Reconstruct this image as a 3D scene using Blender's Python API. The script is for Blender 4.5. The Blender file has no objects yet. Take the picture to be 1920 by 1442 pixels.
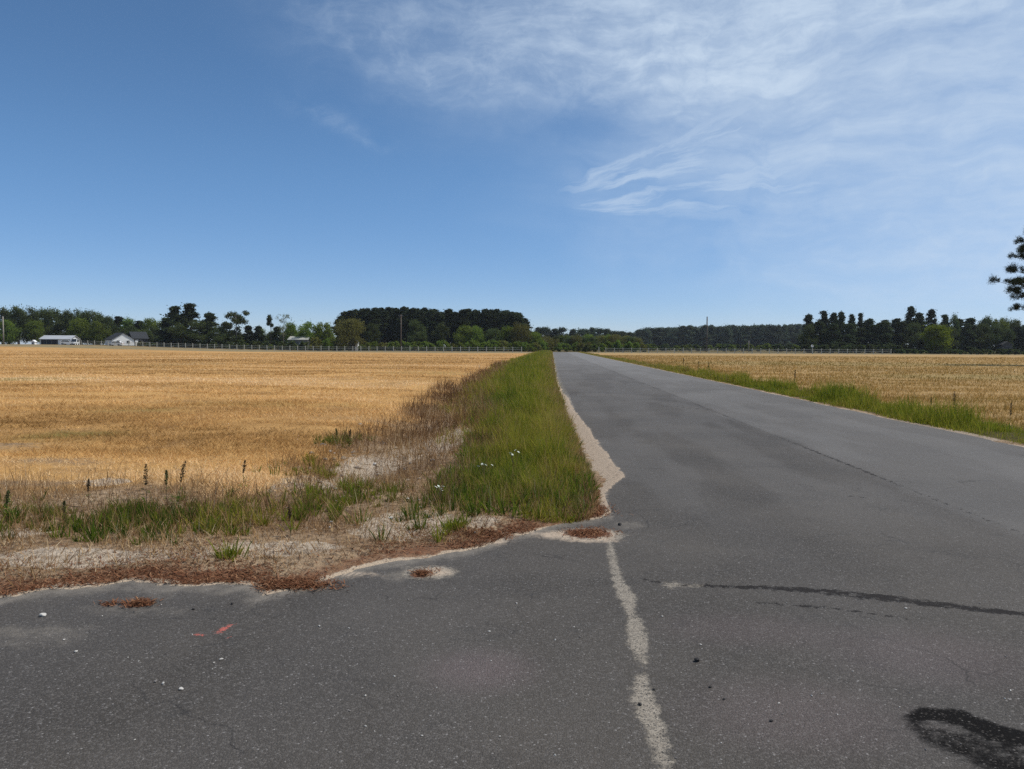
import bpy, math, random
import numpy as np
from mathutils import Matrix, Vector

# ------------------------------------------------------------------ camera, sky, sun
SC = bpy.context.scene
COL = SC.collection
R = math.radians
EYE = 1.6
FPX = 1443.0
YAW, PITCH, ROLL = math.atan(75 / FPX), math.atan(-71.0 / FPX), R(0.28)
_fh = np.array([-math.sin(YAW), math.cos(YAW), 0.0])
_r0 = np.array([math.cos(YAW), math.sin(YAW), 0.0])
_f = math.cos(PITCH) * _fh + math.sin(PITCH) * np.array([0, 0, 1.0])
_u0 = np.cross(_r0, _f)
_r = math.cos(ROLL) * _r0 + math.sin(ROLL) * _u0
_u = math.cos(ROLL) * _u0 - math.sin(ROLL) * _r0
cam_data = bpy.data.cameras.new('camera')
cam_data.sensor_fit = 'HORIZONTAL'
cam_data.sensor_width = 36.0
cam_data.lens = 36.0 * FPX / 1920.0
cam_data.clip_start = 0.05
cam_data.clip_end = 12000.0
cam = bpy.data.objects.new('camera', cam_data)
COL.objects.link(cam)
cam.matrix_world = Matrix(((_r[0], _u[0], -_f[0], 0), (_r[1], _u[1], -_f[1], 0), (_r[2], _u[2], -_f[2], EYE), (0, 0, 0, 1)))
SC.camera = cam

SUN_EL, SUN_AZ = R(58), R(82)          # azimuth measured from +Y towards +X
sun_data = bpy.data.lights.new('sun', 'SUN')
sun_data.energy = 3.6
sun_data.angle = R(0.5)
sun_data.color = (1.0, 0.955, 0.89)
sun = bpy.data.objects.new('sun', sun_data)
COL.objects.link(sun)
_sd = Vector((math.sin(SUN_AZ) * math.cos(SUN_EL), math.cos(SUN_AZ) * math.cos(SUN_EL), math.sin(SUN_EL)))
sun.rotation_euler = _sd.to_track_quat('Z', 'Y').to_euler()

SC.view_settings.view_transform = 'Standard'
SC.view_settings.look = 'None'
SC.view_settings.exposure = 0.0
SC.view_settings.gamma = 1.0
SC.render.engine = 'CYCLES'
SC.cycles.max_bounces = 6
SC.cycles.diffuse_bounces = 3
SC.cycles.transparent_max_bounces = 8
SC.cycles.use_denoising = False


# node helpers
def node(nt, typ, ins=None, **props):
    n = nt.nodes.new(typ)
    for k, v in props.items():
        setattr(n, k, v)
    for k, v in (ins or {}).items():
        s = n.inputs[k]
        if isinstance(v, bpy.types.NodeSocket):
            nt.links.new(v, s)
        else:
            s.default_value = v
    return n


def mth(nt, op, a, b=0.0, c=None, clamp=False):
    n = node(nt, 'ShaderNodeMath', {0: a, 1: b}, operation=op)
    if c is not None:
        if isinstance(c, bpy.types.NodeSocket):
            nt.links.new(c, n.inputs[2])
        else:
            n.inputs[2].default_value = c
    n.use_clamp = clamp
    return n.outputs[0]


def mix(nt, fac, a, b, blend='MIX'):
    n = nt.nodes.new('ShaderNodeMix')
    n.data_type = 'RGBA'
    n.blend_type = blend
    for i, v in ((0, fac), (6, a), (7, b)):
        if isinstance(v, bpy.types.NodeSocket):
            nt.links.new(v, n.inputs[i])
        elif i == 0:
            n.inputs[0].default_value = v
        else:
            n.inputs[i].default_value = (v[0], v[1], v[2], 1.0)
    return n.outputs[2]


def sstep(nt, v, a, b, lo=0.0, hi=1.0):
    return node(nt, 'ShaderNodeMapRange', {0: v, 1: a, 2: b, 3: lo, 4: hi}, interpolation_type='SMOOTHSTEP').outputs[0]


def noise(nt, vec, scale, detail=4.0, rough=0.55, dist=0.0):
    return node(nt, 'ShaderNodeTexNoise', {'Vector': vec, 'Scale': scale, 'Detail': detail, 'Roughness': rough, 'Distortion': dist}).outputs[0]


def mapped(nt, vec, scale=(1, 1, 1), rot=(0, 0, 0), loc=(0, 0, 0)):
    return node(nt, 'ShaderNodeMapping', {'Vector': vec, 'Scale': scale, 'Rotation': rot, 'Location': loc}).outputs[0]


def attr(nt, name, out='Fac'):
    return node(nt, 'ShaderNodeAttribute', attribute_name=name).outputs[out]


def build_world():
    w = bpy.data.worlds.new('World')
    SC.world = w
    w.use_nodes = True
    nt = w.node_tree
    nt.nodes.clear()
    sky = node(nt, 'ShaderNodeTexSky', sky_type='NISHITA')
    sky.sun_disc = False
    sky.sun_elevation = SUN_EL
    sky.sun_rotation = SUN_AZ
    sky.altitude = 50
    sky.air_density = 0.6
    sky.dust_density = 0.15
    sky.ozone_density = 5.0
    hsv = node(nt, 'ShaderNodeHueSaturation', {'Color': sky.outputs[0], 'Saturation': 1.06, 'Value': 1.33, 'Hue': 0.493})
    col = hsv.outputs[0]
    tc = node(nt, 'ShaderNodeTexCoord').outputs['Generated']
    sp = node(nt, 'ShaderNodeSeparateXYZ', {0: tc})
    X, Y, Z = sp.outputs
    az = mth(nt, 'MULTIPLY', mth(nt, 'ARCTAN2', X, Y), 57.2958)
    el = mth(nt, 'MULTIPLY', mth(nt, 'ARCSINE', Z), 57.2958)
    ae = node(nt, 'ShaderNodeCombineXYZ', {0: az, 1: el, 2: 0.0}).outputs[0]
    col = mix(nt, sstep(nt, el, 0.0, 14.0, 1.0, 0.0), col, mix(nt, 1.0, col, (0.86, 0.79, 0.83), 'MULTIPLY'))
    # warp
    wn = node(nt, 'ShaderNodeTexNoise', {'Vector': ae, 'Scale': 0.12, 'Detail': 3.0}).outputs['Color']
    wv = node(nt, 'ShaderNodeVectorMath', {0: wn, 1: (0.5, 0.5, 0.5)}, operation='SUBTRACT').outputs[0]
    wv = node(nt, 'ShaderNodeVectorMath', {0: wv, 'Scale': 3.6}, operation='SCALE').outputs[0]
    aw = node(nt, 'ShaderNodeVectorMath', {0: ae, 1: wv}, operation='ADD').outputs[0]
    sw = node(nt, 'ShaderNodeSeparateXYZ', {0: aw})
    azw, elw = sw.outputs[0], sw.outputs[1]
    # veil: rises to the upper right of a slanting line
    s = mth(nt, 'ADD', mth(nt, 'MULTIPLY', mth(nt, 'ADD', azw, 21.0), 0.526), mth(nt, 'MULTIPLY', mth(nt, 'SUBTRACT', elw, 24.0), 0.74))
    lown = noise(nt, mapped(nt, aw, (0.06, 0.16, 1), (0, 0, R(-14))), 1.0, 4.0, 0.5)
    s2 = mth(nt, 'ADD', s, mth(nt, 'MULTIPLY', mth(nt, 'SUBTRACT', lown, 0.5), 12.0))
    veil = sstep(nt, s2, -6.0, 16.0, 0.0, 0.80)
    # wisps running down to the right
    wa = noise(nt, mapped(nt, aw, (0.09, 0.50, 1), (0, 0, R(-24))), 1.0, 7.0, 0.62, 0.15)
    wisp_a = sstep(nt, wa, 0.40, 0.72)
    # curls across them
    wb = noise(nt, mapped(nt, aw, (0.40, 0.60, 1), (0, 0, R(38))), 1.0, 7.0, 0.66, 0.3)
    wisp_b = sstep(nt, wb, 0.38, 0.72)
    azn = mth(nt, 'MINIMUM', azw, 0.0)
    line = mth(nt, 'ADD', 18.7, mth(nt, 'MULTIPLY', mth(nt, 'MULTIPLY', azn, azn), 0.0085))
    dl = mth(nt, 'SUBTRACT', elw, line)
    band = mth(nt, 'POWER', 2.718, mth(nt, 'MULTIPLY', mth(nt, 'MULTIPLY', dl, dl), -0.16))
    band = mth(nt, 'MULTIPLY', band, sstep(nt, azw, -26.0, -10.0))
    band = mth(nt, 'MULTIPLY', band, sstep(nt, azw, 22.0, 10.0))
    band = mth(nt, 'MULTIPLY', band, mth(nt, 'ADD', 0.25, mth(nt, 'MULTIPLY', mth(nt, 'ADD', wisp_a, wisp_b), 0.32)))
    upper = mth(nt, 'MULTIPLY', sstep(nt, dl, -1.5, 3.5), sstep(nt, azw, -27.0, -9.0))
    upper = mth(nt, 'MULTIPLY', upper, mth(nt, 'ADD', 0.06, mth(nt, 'MULTIPLY', mth(nt, 'ADD', wisp_a, wisp_b), 0.20)))
    # blue gap under the band
    ga = mth(nt, 'DIVIDE', mth(nt, 'SUBTRACT', azw, 2.0), 6.0)
    ge = mth(nt, 'DIVIDE', mth(nt, 'SUBTRACT', elw, mth(nt, 'ADD', 15.9, mth(nt, 'MULTIPLY', azw, 0.12))), 1.9)
    gap = mth(nt, 'POWER', 2.718, mth(nt, 'MULTIPLY', mth(nt, 'ADD', mth(nt, 'MULTIPLY', ga, ga), mth(nt, 'MULTIPLY', ge, ge)), -1.0))
    # fan of streaks opening to the right
    fa = mth(nt, 'ADD', az, 2.5)
    fe = mth(nt, 'SUBTRACT', el, 10.2)
    th = mth(nt, 'MULTIPLY', mth(nt, 'ARCTAN2', mth(nt, 'ADD', fe, mth(nt, 'MULTIPLY', mth(nt, 'SUBTRACT', lown, 0.5), 3.0)), fa), 57.2958)
    rr = mth(nt, 'SQRT', mth(nt, 'ADD', mth(nt, 'MULTIPLY', fa, fa), mth(nt, 'MULTIPLY', fe, fe)))
    fv = node(nt, 'ShaderNodeCombineXYZ', {0: mth(nt, 'MULTIPLY', th, 0.16), 1: mth(nt, 'MULTIPLY', rr, 0.09), 2: 3.7}).outputs[0]
    fn = noise(nt, fv, 1.0, 7.0, 0.62, 0.15)
    fan = mth(nt, 'MULTIPLY', sstep(nt, th, -14.0, 2.0), sstep(nt, th, 30.0, 21.0))
    fan = mth(nt, 'MULTIPLY', fan, mth(nt, 'MULTIPLY', sstep(nt, rr, 0.8, 7.0), sstep(nt, rr, 42.0, 16.0)))
    fan = mth(nt, 'MULTIPLY', fan, sstep(nt, fn, 0.34, 0.64, 0.05, 0.85))
    # low streaks at right
    lo = noise(nt, mapped(nt, aw, (0.06, 0.7, 1), (0, 0, R(-5))), 1.0, 5.0, 0.55)
    veil = mth(nt, 'MULTIPLY', veil, sstep(nt, lo, 0.25, 0.75, 0.80, 1.10))
    veil = mth(nt, 'MULTIPLY', veil, sstep(nt, wb, 0.30, 0.75, 0.93, 1.06))
    veil = mth(nt, 'MULTIPLY', veil, mth(nt, 'SUBTRACT', 1.0, mth(nt, 'MULTIPLY', gap, 0.72)))
    veil = mth(nt, 'MULTIPLY', veil, sstep(nt, azw, -20.0, 8.0, 0.30, 1.0))
    veil = mth(nt, 'MULTIPLY', veil, sstep(nt, wa, 0.30, 0.72, 0.80, 1.14))
    d = mth(nt, 'MAXIMUM', mth(nt, 'ADD', veil, mth(nt, 'MULTIPLY', band, 0.5)), mth(nt, 'MULTIPLY', fan, 0.9))
    d = mth(nt, 'ADD', d, mth(nt, 'MULTIPLY', upper, 0.55))
    # one thin stray wisp in the blue at left
    ql = mth(nt, 'SUBTRACT', elw, mth(nt, 'SUBTRACT', 9.0, mth(nt, 'MULTIPLY', azw, 0.42)))
    stray = mth(nt, 'MULTIPLY', mth(nt, 'POWER', 2.718, mth(nt, 'MULTIPLY', mth(nt, 'MULTIPLY', ql, ql), -1.4)),
                mth(nt, 'MULTIPLY', sstep(nt, azw, -21.0, -16.0), sstep(nt, azw, -10.0, -14.0)))
    d = mth(nt, 'ADD', d, mth(nt, 'MULTIPLY', stray, mth(nt, 'MULTIPLY', wisp_b, 0.22)))
    d = mth(nt, 'MULTIPLY', d, sstep(nt, el, 0.0, 5.0, 0.45, 1.0))
    d = sstep(nt, d, -0.25, 1.45, -0.058, 1.0)
    d = mth(nt, 'MINIMUM', mth(nt, 'MAXIMUM', d, 0.0), 0.97)
    cloud = (5.9, 7.1, 8.6)
    out = mix(nt, d, col, cloud)
    bg = node(nt, 'ShaderNodeBackground', {'Color': out, 'Strength': 0.1})
    o = node(nt, 'ShaderNodeOutputWorld', {'Surface': bg.outputs[0]})


build_world()

# ------------------------------------------------------------------ numeric helpers
def ss(x, a, b):
    t = np.clip((np.asarray(x, float) - a) / (b - a), 0, 1)
    return t * t * (3 - 2 * t)


def _hash(ix, iy, seed):
    h = (ix.astype(np.int64) * 374761393 + iy.astype(np.int64) * 668265263 + seed * 2147483647) & 0x7fffffff
    h = ((h ^ (h >> 13)) * 1274126177) & 0x7fffffff
    return ((h ^ (h >> 16)) & 0xffff) / 65535.0


def vnoise(x, y, seed=0):
    x = np.asarray(x, float); y = np.asarray(y, float)
    ix, iy = np.floor(x), np.floor(y)
    fx, fy = x - ix, y - iy
    fx, fy = fx * fx * (3 - 2 * fx), fy * fy * (3 - 2 * fy)
    a, b = _hash(ix, iy, seed), _hash(ix + 1, iy, seed)
    c, d = _hash(ix, iy + 1, seed), _hash(ix + 1, iy + 1, seed)
    return (a + (b - a) * fx) * (1 - fy) + (c + (d - c) * fx) * fy


def fbm(x, y, seed=0, octs=4):
    v, a, t = 0.0, 0.5, 0.0
    for k in range(octs):
        v = v + a * vnoise(np.asarray(x) * 2 ** k, np.asarray(y) * 2 ** k, seed + k * 17)
        t += a
        a *= 0.5
    return v / t


def poly_y(pts, x):
    xs, ys = zip(*pts)
    return np.interp(x, xs, ys)


def W(px, py, z=0.0):                     # where the sight line through a photo point meets the plane at height z
    d = _f + (px - 960.0) / FPX * _r - (py - 721.0) / FPX * _u
    t = (z - EYE) / d[2]
    return d[0] * t, d[1] * t


def AT(px, dist):                         # x on the line of sight at a given distance north
    d = _f + (px - 960.0) / FPX * _r + (71.0) / FPX * _u
    return d[0] / d[1] * dist


def ZH(px, py, dist):                     # height seen at photo point (px, py) at a distance north
    d = _f + (px - 960.0) / FPX * _r - (py - 721.0) / FPX * _u
    return EYE + d[2] / d[1] * dist


# left edge of the road (broken by the sand strip) and far edge of the driveway, in metres
ROAD_L = [(-12, 0.44), (7.2, 0.44), (7.45, 0.53), (8.0, 0.52), (8.7, 0.62), (9.55, 0.86), (10.4, 0.83), (11.8, 0.78),
          (13.5, 0.72), (15.4, 0.68), (18, 0.58), (21.6, 0.48), (24, 0.50), (27, 0.34), (33, 0.26), (42, 0.2), (80, 0.17), (240, 0.12)]
ROAD_R = 7.72
_apron_px = [(0, 1116), (120, 1098), (240, 1089), (370, 1091), (487, 1091), (497, 1111), (600, 1089), (690, 1056), (760, 1046), (845, 1036),
             (905, 1022), (960, 1000), (1010, 990), (1080, 976), (1140, 966)]
APRON = [(-40, 4.2), (-14, 4.3), (-8, 4.55), (-5, 4.75)] + [W(*p) for p in _apron_px] + [(0.6, 7.4)]


def road_l(y):
    return poly_y(ROAD_L, y) + (fbm(y * 3.1, y * 0 + 3.3, 5) - 0.5) * 0.10 * ss(y, 7.3, 8.5)


def road_r(y):
    return ROAD_R + (fbm(y * 1.1, y * 0 + 9.1, 8) - 0.5) * 0.14


def apron_y(x):
    return poly_y(APRON, x) + (fbm(x * 5.0, x * 0 + 1.7, 12) - 0.5) * 0.22


def asph_d(x, y):                         # distance outside the asphalt (negative on it)
    dr = np.maximum(road_l(y) - x, x - road_r(y))
    dd = np.where(x < 3.0, (y - apron_y(np.minimum(x, 0.5))) * 0.85, 99.0)
    d = np.minimum(dr, dd)
    return np.where(y > 238, np.maximum(d, y - 238), d)


def land(x, y):                           # the lie of the land beyond the asphalt
    dist = np.hypot(x, y)
    z = 1.55 * ss(-np.asarray(x), 66, 165) * ss(y, 60, 235)
    return z


def ground_z(x, y):
    d = asph_d(x, y)
    z = land(x, y)
    out = ss(d, 0.0, 0.7)
    near = 1 - ss(np.hypot(x, y), 30, 80)
    z = z + out * (0.02 + near * ((fbm(x * 0.7, y * 0.7, 21) - 0.5) * 0.13 + (fbm(x * 3.5, y * 3.5, 22, 3) - 0.5) * 0.05))
    # shallow ditch left of the grass verge
    z = z - 0.16 * np.exp(-((x + 2.3 + 0.05 * (y - 10)) / 0.9) ** 2) * ss(y, 8.0, 10) * (1 - ss(y, 40, 70))
    lip = 0.05 * vnoise(x * 7.0, y * 7.0, 23) + 0.03
    return np.where(d < -0.17, -0.13, np.where(d < -lip, 0.004 + (d + lip) / (0.17 - lip) * 0.134, z + 0.004 * (1 - out)))


# ------------------------------------------------------------------ object helpers
def link(o, parent=None):
    COL.objects.link(o)
    if parent is not None:
        o.parent = parent
    return o


def tag(o, label=None, cat=None, group=None, kind=None):
    for k, v in (('label', label), ('category', cat), ('group', group), ('kind', kind)):
        if v:
            o[k] = v
    return o


def np_mesh(name, v, faces, mat=None, attrs=None, parent=None, smooth=False, obj=True):
    """faces: list of integer arrays (n,k); attrs: name -> (n,) or (n,3) per vertex"""
    me = bpy.data.meshes.new(name)
    v = np.asarray(v, np.float32)
    me.vertices.add(len(v))
    me.vertices.foreach_set('co', v.ravel())
    faces = [np.asarray(f, np.int32) for f in faces if len(f)]
    nl = sum(f.size for f in faces)
    me.loops.add(nl)
    me.loops.foreach_set('vertex_index', np.concatenate([f.ravel() for f in faces]))
    tot = np.concatenate([np.full(len(f), f.shape[1], np.int32) for f in faces])
    me.polygons.add(len(tot))
    st = np.zeros(len(tot), np.int32)
    st[1:] = np.cumsum(tot)[:-1]
    me.polygons.foreach_set('loop_start', st)
    me.polygons.foreach_set('loop_total', tot)
    me.polygons.foreach_set('use_smooth', np.full(len(tot), smooth, dtype=bool))
    for k, a in (attrs or {}).items():
        a = np.asarray(a, np.float32)
        if a.ndim == 1:
            me.attributes.new(k, 'FLOAT', 'POINT').data.foreach_set('value', a)
        else:
            c = np.ones((len(a), 4), np.float32)
            c[:, :3] = a
            me.attributes.new(k, 'FLOAT_COLOR', 'POINT').data.foreach_set('color', c.ravel())
    me.update(calc_edges=True)
    me.validate()
    if mat:
        me.materials.append(mat)
    if not obj:
        return me
    return link(bpy.data.objects.new(name, me), parent)


class MB:
    """collects boxes, tubes and prisms into one mesh"""
    def __init__(self):
        self.v, self.q, self.t, self.n = [], [], [], 0

    def add(self, v, q=(), t=()):
        b = self.n
        self.v += [tuple(p) for p in v]
        self.q += [tuple(i + b for i in f) for f in q]
        self.t += [tuple(i + b for i in f) for f in t]
        self.n += len(v)
        return self

    def box(self, c, s, rz=0.0):
        cx, cy, cz = c
        ca, sa = math.cos(rz), math.sin(rz)
        vs = []
        for dz in (-1, 1):
            for dx, dy in ((-1, -1), (1, -1), (1, 1), (-1, 1)):
                x, y = dx * s[0] / 2, dy * s[1] / 2
                vs.append((cx + x * ca - y * sa, cy + x * sa + y * ca, cz + dz * s[2] / 2))
        return self.add(vs, [(3, 2, 1, 0), (4, 5, 6, 7), (0, 1, 5, 4), (1, 2, 6, 5), (2, 3, 7, 6), (3, 0, 4, 7)])

    def prism(self, prof, y0, y1):        # (x, z) outline pushed along y
        n = len(prof)
        vs = [(x, y0, z) for x, z in prof] + [(x, y1, z) for x, z in prof]
        q = [(i, (i + 1) % n, n + (i + 1) % n, n + i) for i in range(n)]
        c0 = (sum(p[0] for p in prof) / n, y0, sum(p[1] for p in prof) / n)
        vs += [c0, (c0[0], y1, c0[2])]
        t = [((i + 1) % n, i, 2 * n) for i in range(n)] + [(n + i, n + (i + 1) % n, 2 * n + 1) for i in range(n)]
        return self.add(vs, q, t)

    def tube(self, path, rad, k=7):
        path = [np.array(p, float) for p in path]
        vs, q = [], []
        for i, p in enumerate(path):
            d = path[min(i + 1, len(path) - 1)] - path[max(i - 1, 0)]
            d = d / (np.linalg.norm(d) + 1e-9)
            a = np.cross(d, (0, 0, 1.0) if abs(d[2]) < 0.9 else (1.0, 0, 0))
            a /= np.linalg.norm(a)
            b = np.cross(d, a)
            for j in range(k):
                an = 2 * math.pi * j / k
                vs.append(p + rad[i] * (math.cos(an) * a + math.sin(an) * b))
        for i in range(len(path) - 1):
            for j in range(k):
                q.append((i * k + j, i * k + (j + 1) % k, (i + 1) * k + (j + 1) % k, (i + 1) * k + j))
        n = len(vs)
        vs += [path[0], path[-1]]
        t = [((j + 1) % k, j, n) for j in range(k)] + [((len(path) - 1) * k + j, (len(path) - 1) * k + (j + 1) % k, n + 1) for j in range(k)]
        return self.add(vs, q, t)

    def build(self, name, mat, parent=None, smooth=False, obj=True):
        fs = []
        if self.q:
            fs.append(np.array(self.q))
        if self.t:
            fs.append(np.array(self.t))
        return np_mesh(name, self.v, fs, mat, None, parent, smooth, obj)


def empty(name, loc, rz=0.0, scale=(1, 1, 1)):
    o = bpy.data.objects.new(name, None)
    o.empty_display_size = 0.3
    o.location = loc
    o.rotation_euler = (0, 0, rz)
    o.scale = scale
    return link(o)


def kids(o):
    return [c for c in COL.objects if c.parent is o]


# ------------------------------------------------------------------ materials
MATS = {}


def new_mat(name):
    m = bpy.data.materials.new(name)
    m.use_nodes = True
    nt = m.node_tree
    nt.nodes.clear()
    MATS[name] = m
    return m, nt


def finish(nt, shader, disp=None):
    o = node(nt, 'ShaderNodeOutputMaterial', {'Surface': shader})
    return o


def bsdf(nt, col, rough=0.8, spec=0.3, normal=None, metal=0.0):
    ins = {'Base Color': col if isinstance(col, bpy.types.NodeSocket) else (*col, 1.0), 'Roughness': rough, 'Specular IOR Level': spec, 'Metallic': metal}
    if normal is not None:
        ins['Normal'] = normal
    return node(nt, 'ShaderNodeBsdfPrincipled', ins).outputs[0]


def bump(nt, h, strength=0.5, dist=0.02):
    return node(nt, 'ShaderNodeBump', {'Height': h, 'Strength': strength, 'Distance': dist}).outputs[0]


def simple(name, col, rough=0.7, spec=0.3, var=0.12, scale=3.0, metal=0.0):
    m, nt = new_mat(name)
    tc = node(nt, 'ShaderNodeTexCoord').outputs['Object']
    n = noise(nt, tc, scale, 5.0, 0.6)
    c2 = tuple(c * (1 - 2.2 * var) for c in col)
    c = mix(nt, sstep(nt, n, 0.35, 0.7), col, c2)
    finish(nt, bsdf(nt, c, rough, spec, bump(nt, n, 0.2, 0.01), metal))
    return m


def leaf_mat(name, a, b, trans=0.35, var=0.25):
    """leaf faces: colour runs a -> b with the per-clump tone and from tree to tree"""
    m, nt = new_mat(name)
    tone = attr(nt, 'tone')
    inf = node(nt, 'ShaderNodeObjectInfo').outputs['Random']
    c = mix(nt, tone, a, b)
    hs = node(nt, 'ShaderNodeHueSaturation', {'Hue': mth(nt, 'ADD', 0.485, mth(nt, 'MULTIPLY', inf, 0.03)),
                                              'Value': mth(nt, 'ADD', 1 - var, mth(nt, 'MULTIPLY', inf, 2 * var)), 'Color': c}).outputs[0]
    d = node(nt, 'ShaderNodeBsdfDiffuse', {'Color': hs}).outputs[0]
    t = node(nt, 'ShaderNodeBsdfTranslucent', {'Color': hs}).outputs[0]
    finish(nt, node(nt, 'ShaderNodeMixShader', {0: trans, 1: d, 2: t}).outputs[0])
    return m


def blade_mat(name, stops, trans=0.4):
    """grass: tone 0..1 picks the blade's own colour"""
    m, nt = new_mat(name)
    r = node(nt, 'ShaderNodeValToRGB', {'Fac': attr(nt, 'tone')})
    cr = r.color_ramp
    while len(cr.elements) < len(stops):
        cr.elements.new(0.5)
    for e, (p, c) in zip(cr.elements, stops):
        e.position = p
        e.color = (*c, 1)
    d = node(nt, 'ShaderNodeBsdfDiffuse', {'Color': r.outputs[0]}).outputs[0]
    t = node(nt, 'ShaderNodeBsdfTranslucent', {'Color': r.outputs[0]}).outputs[0]
    finish(nt, node(nt, 'ShaderNodeMixShader', {0: trans, 1: d, 2: t}).outputs[0])
    return m


def mat_ground():
    m, nt = new_mat('field_soil')
    P = node(nt, 'ShaderNodeNewGeometry').outputs['Position']
    asph, fieldm, palem, vergem, mownm, greym, greenm = [attr(nt, k) for k in ('asph', 'field', 'pale', 'verge', 'mown', 'grey', 'green')]
    big = noise(nt, P, 0.055, 5.0, 0.6, 0.6)
    rows = noise(nt, mapped(nt, P, (0.03, 0.20, 1), (0, 0, R(-9))), 1.0, 5.0, 0.62, 1.8)
    med = noise(nt, P, 0.7, 6.0, 0.65)
    fine = noise(nt, P, 14.0, 5.0, 0.7)
    vfine = noise(nt, P, 55.0, 3.0, 0.7)
    # dead crop stubble
    c = mix(nt, sstep(nt, rows, 0.38, 0.62), (0.42, 0.23, 0.080), (0.59, 0.34, 0.122))
    c = mix(nt, sstep(nt, big, 0.52, 0.72, 0.0, 0.75), c, (0.28, 0.18, 0.066))
    c = mix(nt, sstep(nt, med, 0.50, 0.72, 0.0, 0.55), c, (0.27, 0.155, 0.075))
    c = mix(nt, sstep(nt, fine, 0.5, 0.72, 0.0, 0.6), c, (0.20, 0.12, 0.06))
    c = mix(nt, mth(nt, 'MULTIPLY', greenm, sstep(nt, mth(nt, 'ADD', med, mth(nt, 'MULTIPLY', rows, 0.5)), 0.52, 0.9)), c, (0.21, 0.165, 0.045))
    c = mix(nt, mth(nt, 'MULTIPLY', greym, sstep(nt, mth(nt, 'ADD', med, mth(nt, 'MULTIPLY', fine, 0.5)), 0.5, 0.9)), c, (0.20, 0.16, 0.125))
    # bare roadside soil with dead stalks and pale sand
    soil = mix(nt, sstep(nt, med, 0.35, 0.65), (0.25, 0.155, 0.085), (0.43, 0.31, 0.195))
    soil = mix(nt, sstep(nt, fine, 0.46, 0.62, 0.0, 0.9), soil, (0.075, 0.046, 0.028))
    soil = mix(nt, sstep(nt, noise(nt, P, 28.0, 4.0, 0.75), 0.56, 0.66, 0.0, 0.8), soil, (0.44, 0.35, 0.25))
    c = mix(nt, attr(nt, 'tan'), c, mix(nt, 0.6, c, (0.33, 0.235, 0.105)))
    c = mix(nt, fieldm, soil, c)
    sand = mix(nt, sstep(nt, fine, 0.42, 0.66), (0.54, 0.44, 0.33), (0.30, 0.235, 0.17))
    sand = mix(nt, sstep(nt, vfine, 0.60, 0.72), sand, (0.14, 0.105, 0.075))
    pm = sstep(nt, mth(nt, 'ADD', palem, mth(nt, 'MULTIPLY', mth(nt, 'SUBTRACT', noise(nt, P, 5.0, 6.0, 0.7), 0.5), 1.3)), 0.40, 0.62)
    c = mix(nt, pm, c, sand)
    c = mix(nt, vergem, c, mix(nt, fine, (0.05, 0.045, 0.015), (0.13, 0.10, 0.035)))
    mown = mix(nt, sstep(nt, noise(nt, P, 0.4, 5.0), 0.35, 0.65), (0.20, 0.165, 0.085), (0.29, 0.215, 0.115))
    c = mix(nt, mownm, c, mown)
    # red-brown litter drifted along the asphalt edge
    ln = mth(nt, 'ADD', asph, mth(nt, 'MULTIPLY', mth(nt, 'SUBTRACT', noise(nt, P, 2.6, 5.0, 0.65), 0.5), 0.75))
    lit = mth(nt, 'MULTIPLY', sstep(nt, ln, 0.34, 0.16), attr(nt, 'litter'))
    litc = mix(nt, sstep(nt, noise(nt, P, 45.0, 3.0, 0.7), 0.4, 0.6), (0.24, 0.095, 0.045), (0.095, 0.038, 0.022))
    c = mix(nt, lit, c, litc)
    edge = mth(nt, 'ADD', asph, mth(nt, 'MULTIPLY', mth(nt, 'SUBTRACT', noise(nt, P, 4.5, 6.0, 0.7), 0.5), 0.30))
    edge = mth(nt, 'ADD', edge, mth(nt, 'MULTIPLY', mth(nt, 'SUBTRACT', noise(nt, P, 0.9, 2.0, 0.5), 0.46), 0.5))
    c = mix(nt, sstep(nt, edge, 0.045, 0.015), c, (0.50, 0.39, 0.28))
    sl = sstep(nt, attr(nt, 'sandstrip'), 0.4, 0.6)
    strip = mix(nt, sstep(nt, fine, 0.5, 0.7), (0.40, 0.315, 0.235), (0.27, 0.205, 0.15))
    strip = mix(nt, sstep(nt, noise(nt, P, 30.0, 3.0, 0.7), 0.58, 0.68, 0.0, 0.8), strip, (0.16, 0.12, 0.085))
    c = mix(nt, sl, c, strip)
    h = mth(nt, 'ADD', mth(nt, 'MULTIPLY', fine, 1.0), mth(nt, 'MULTIPLY', vfine, 0.4))
    finish(nt, bsdf(nt, c, 0.95, 0.1, bump(nt, h, 0.9, 0.05)))
    return m


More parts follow.
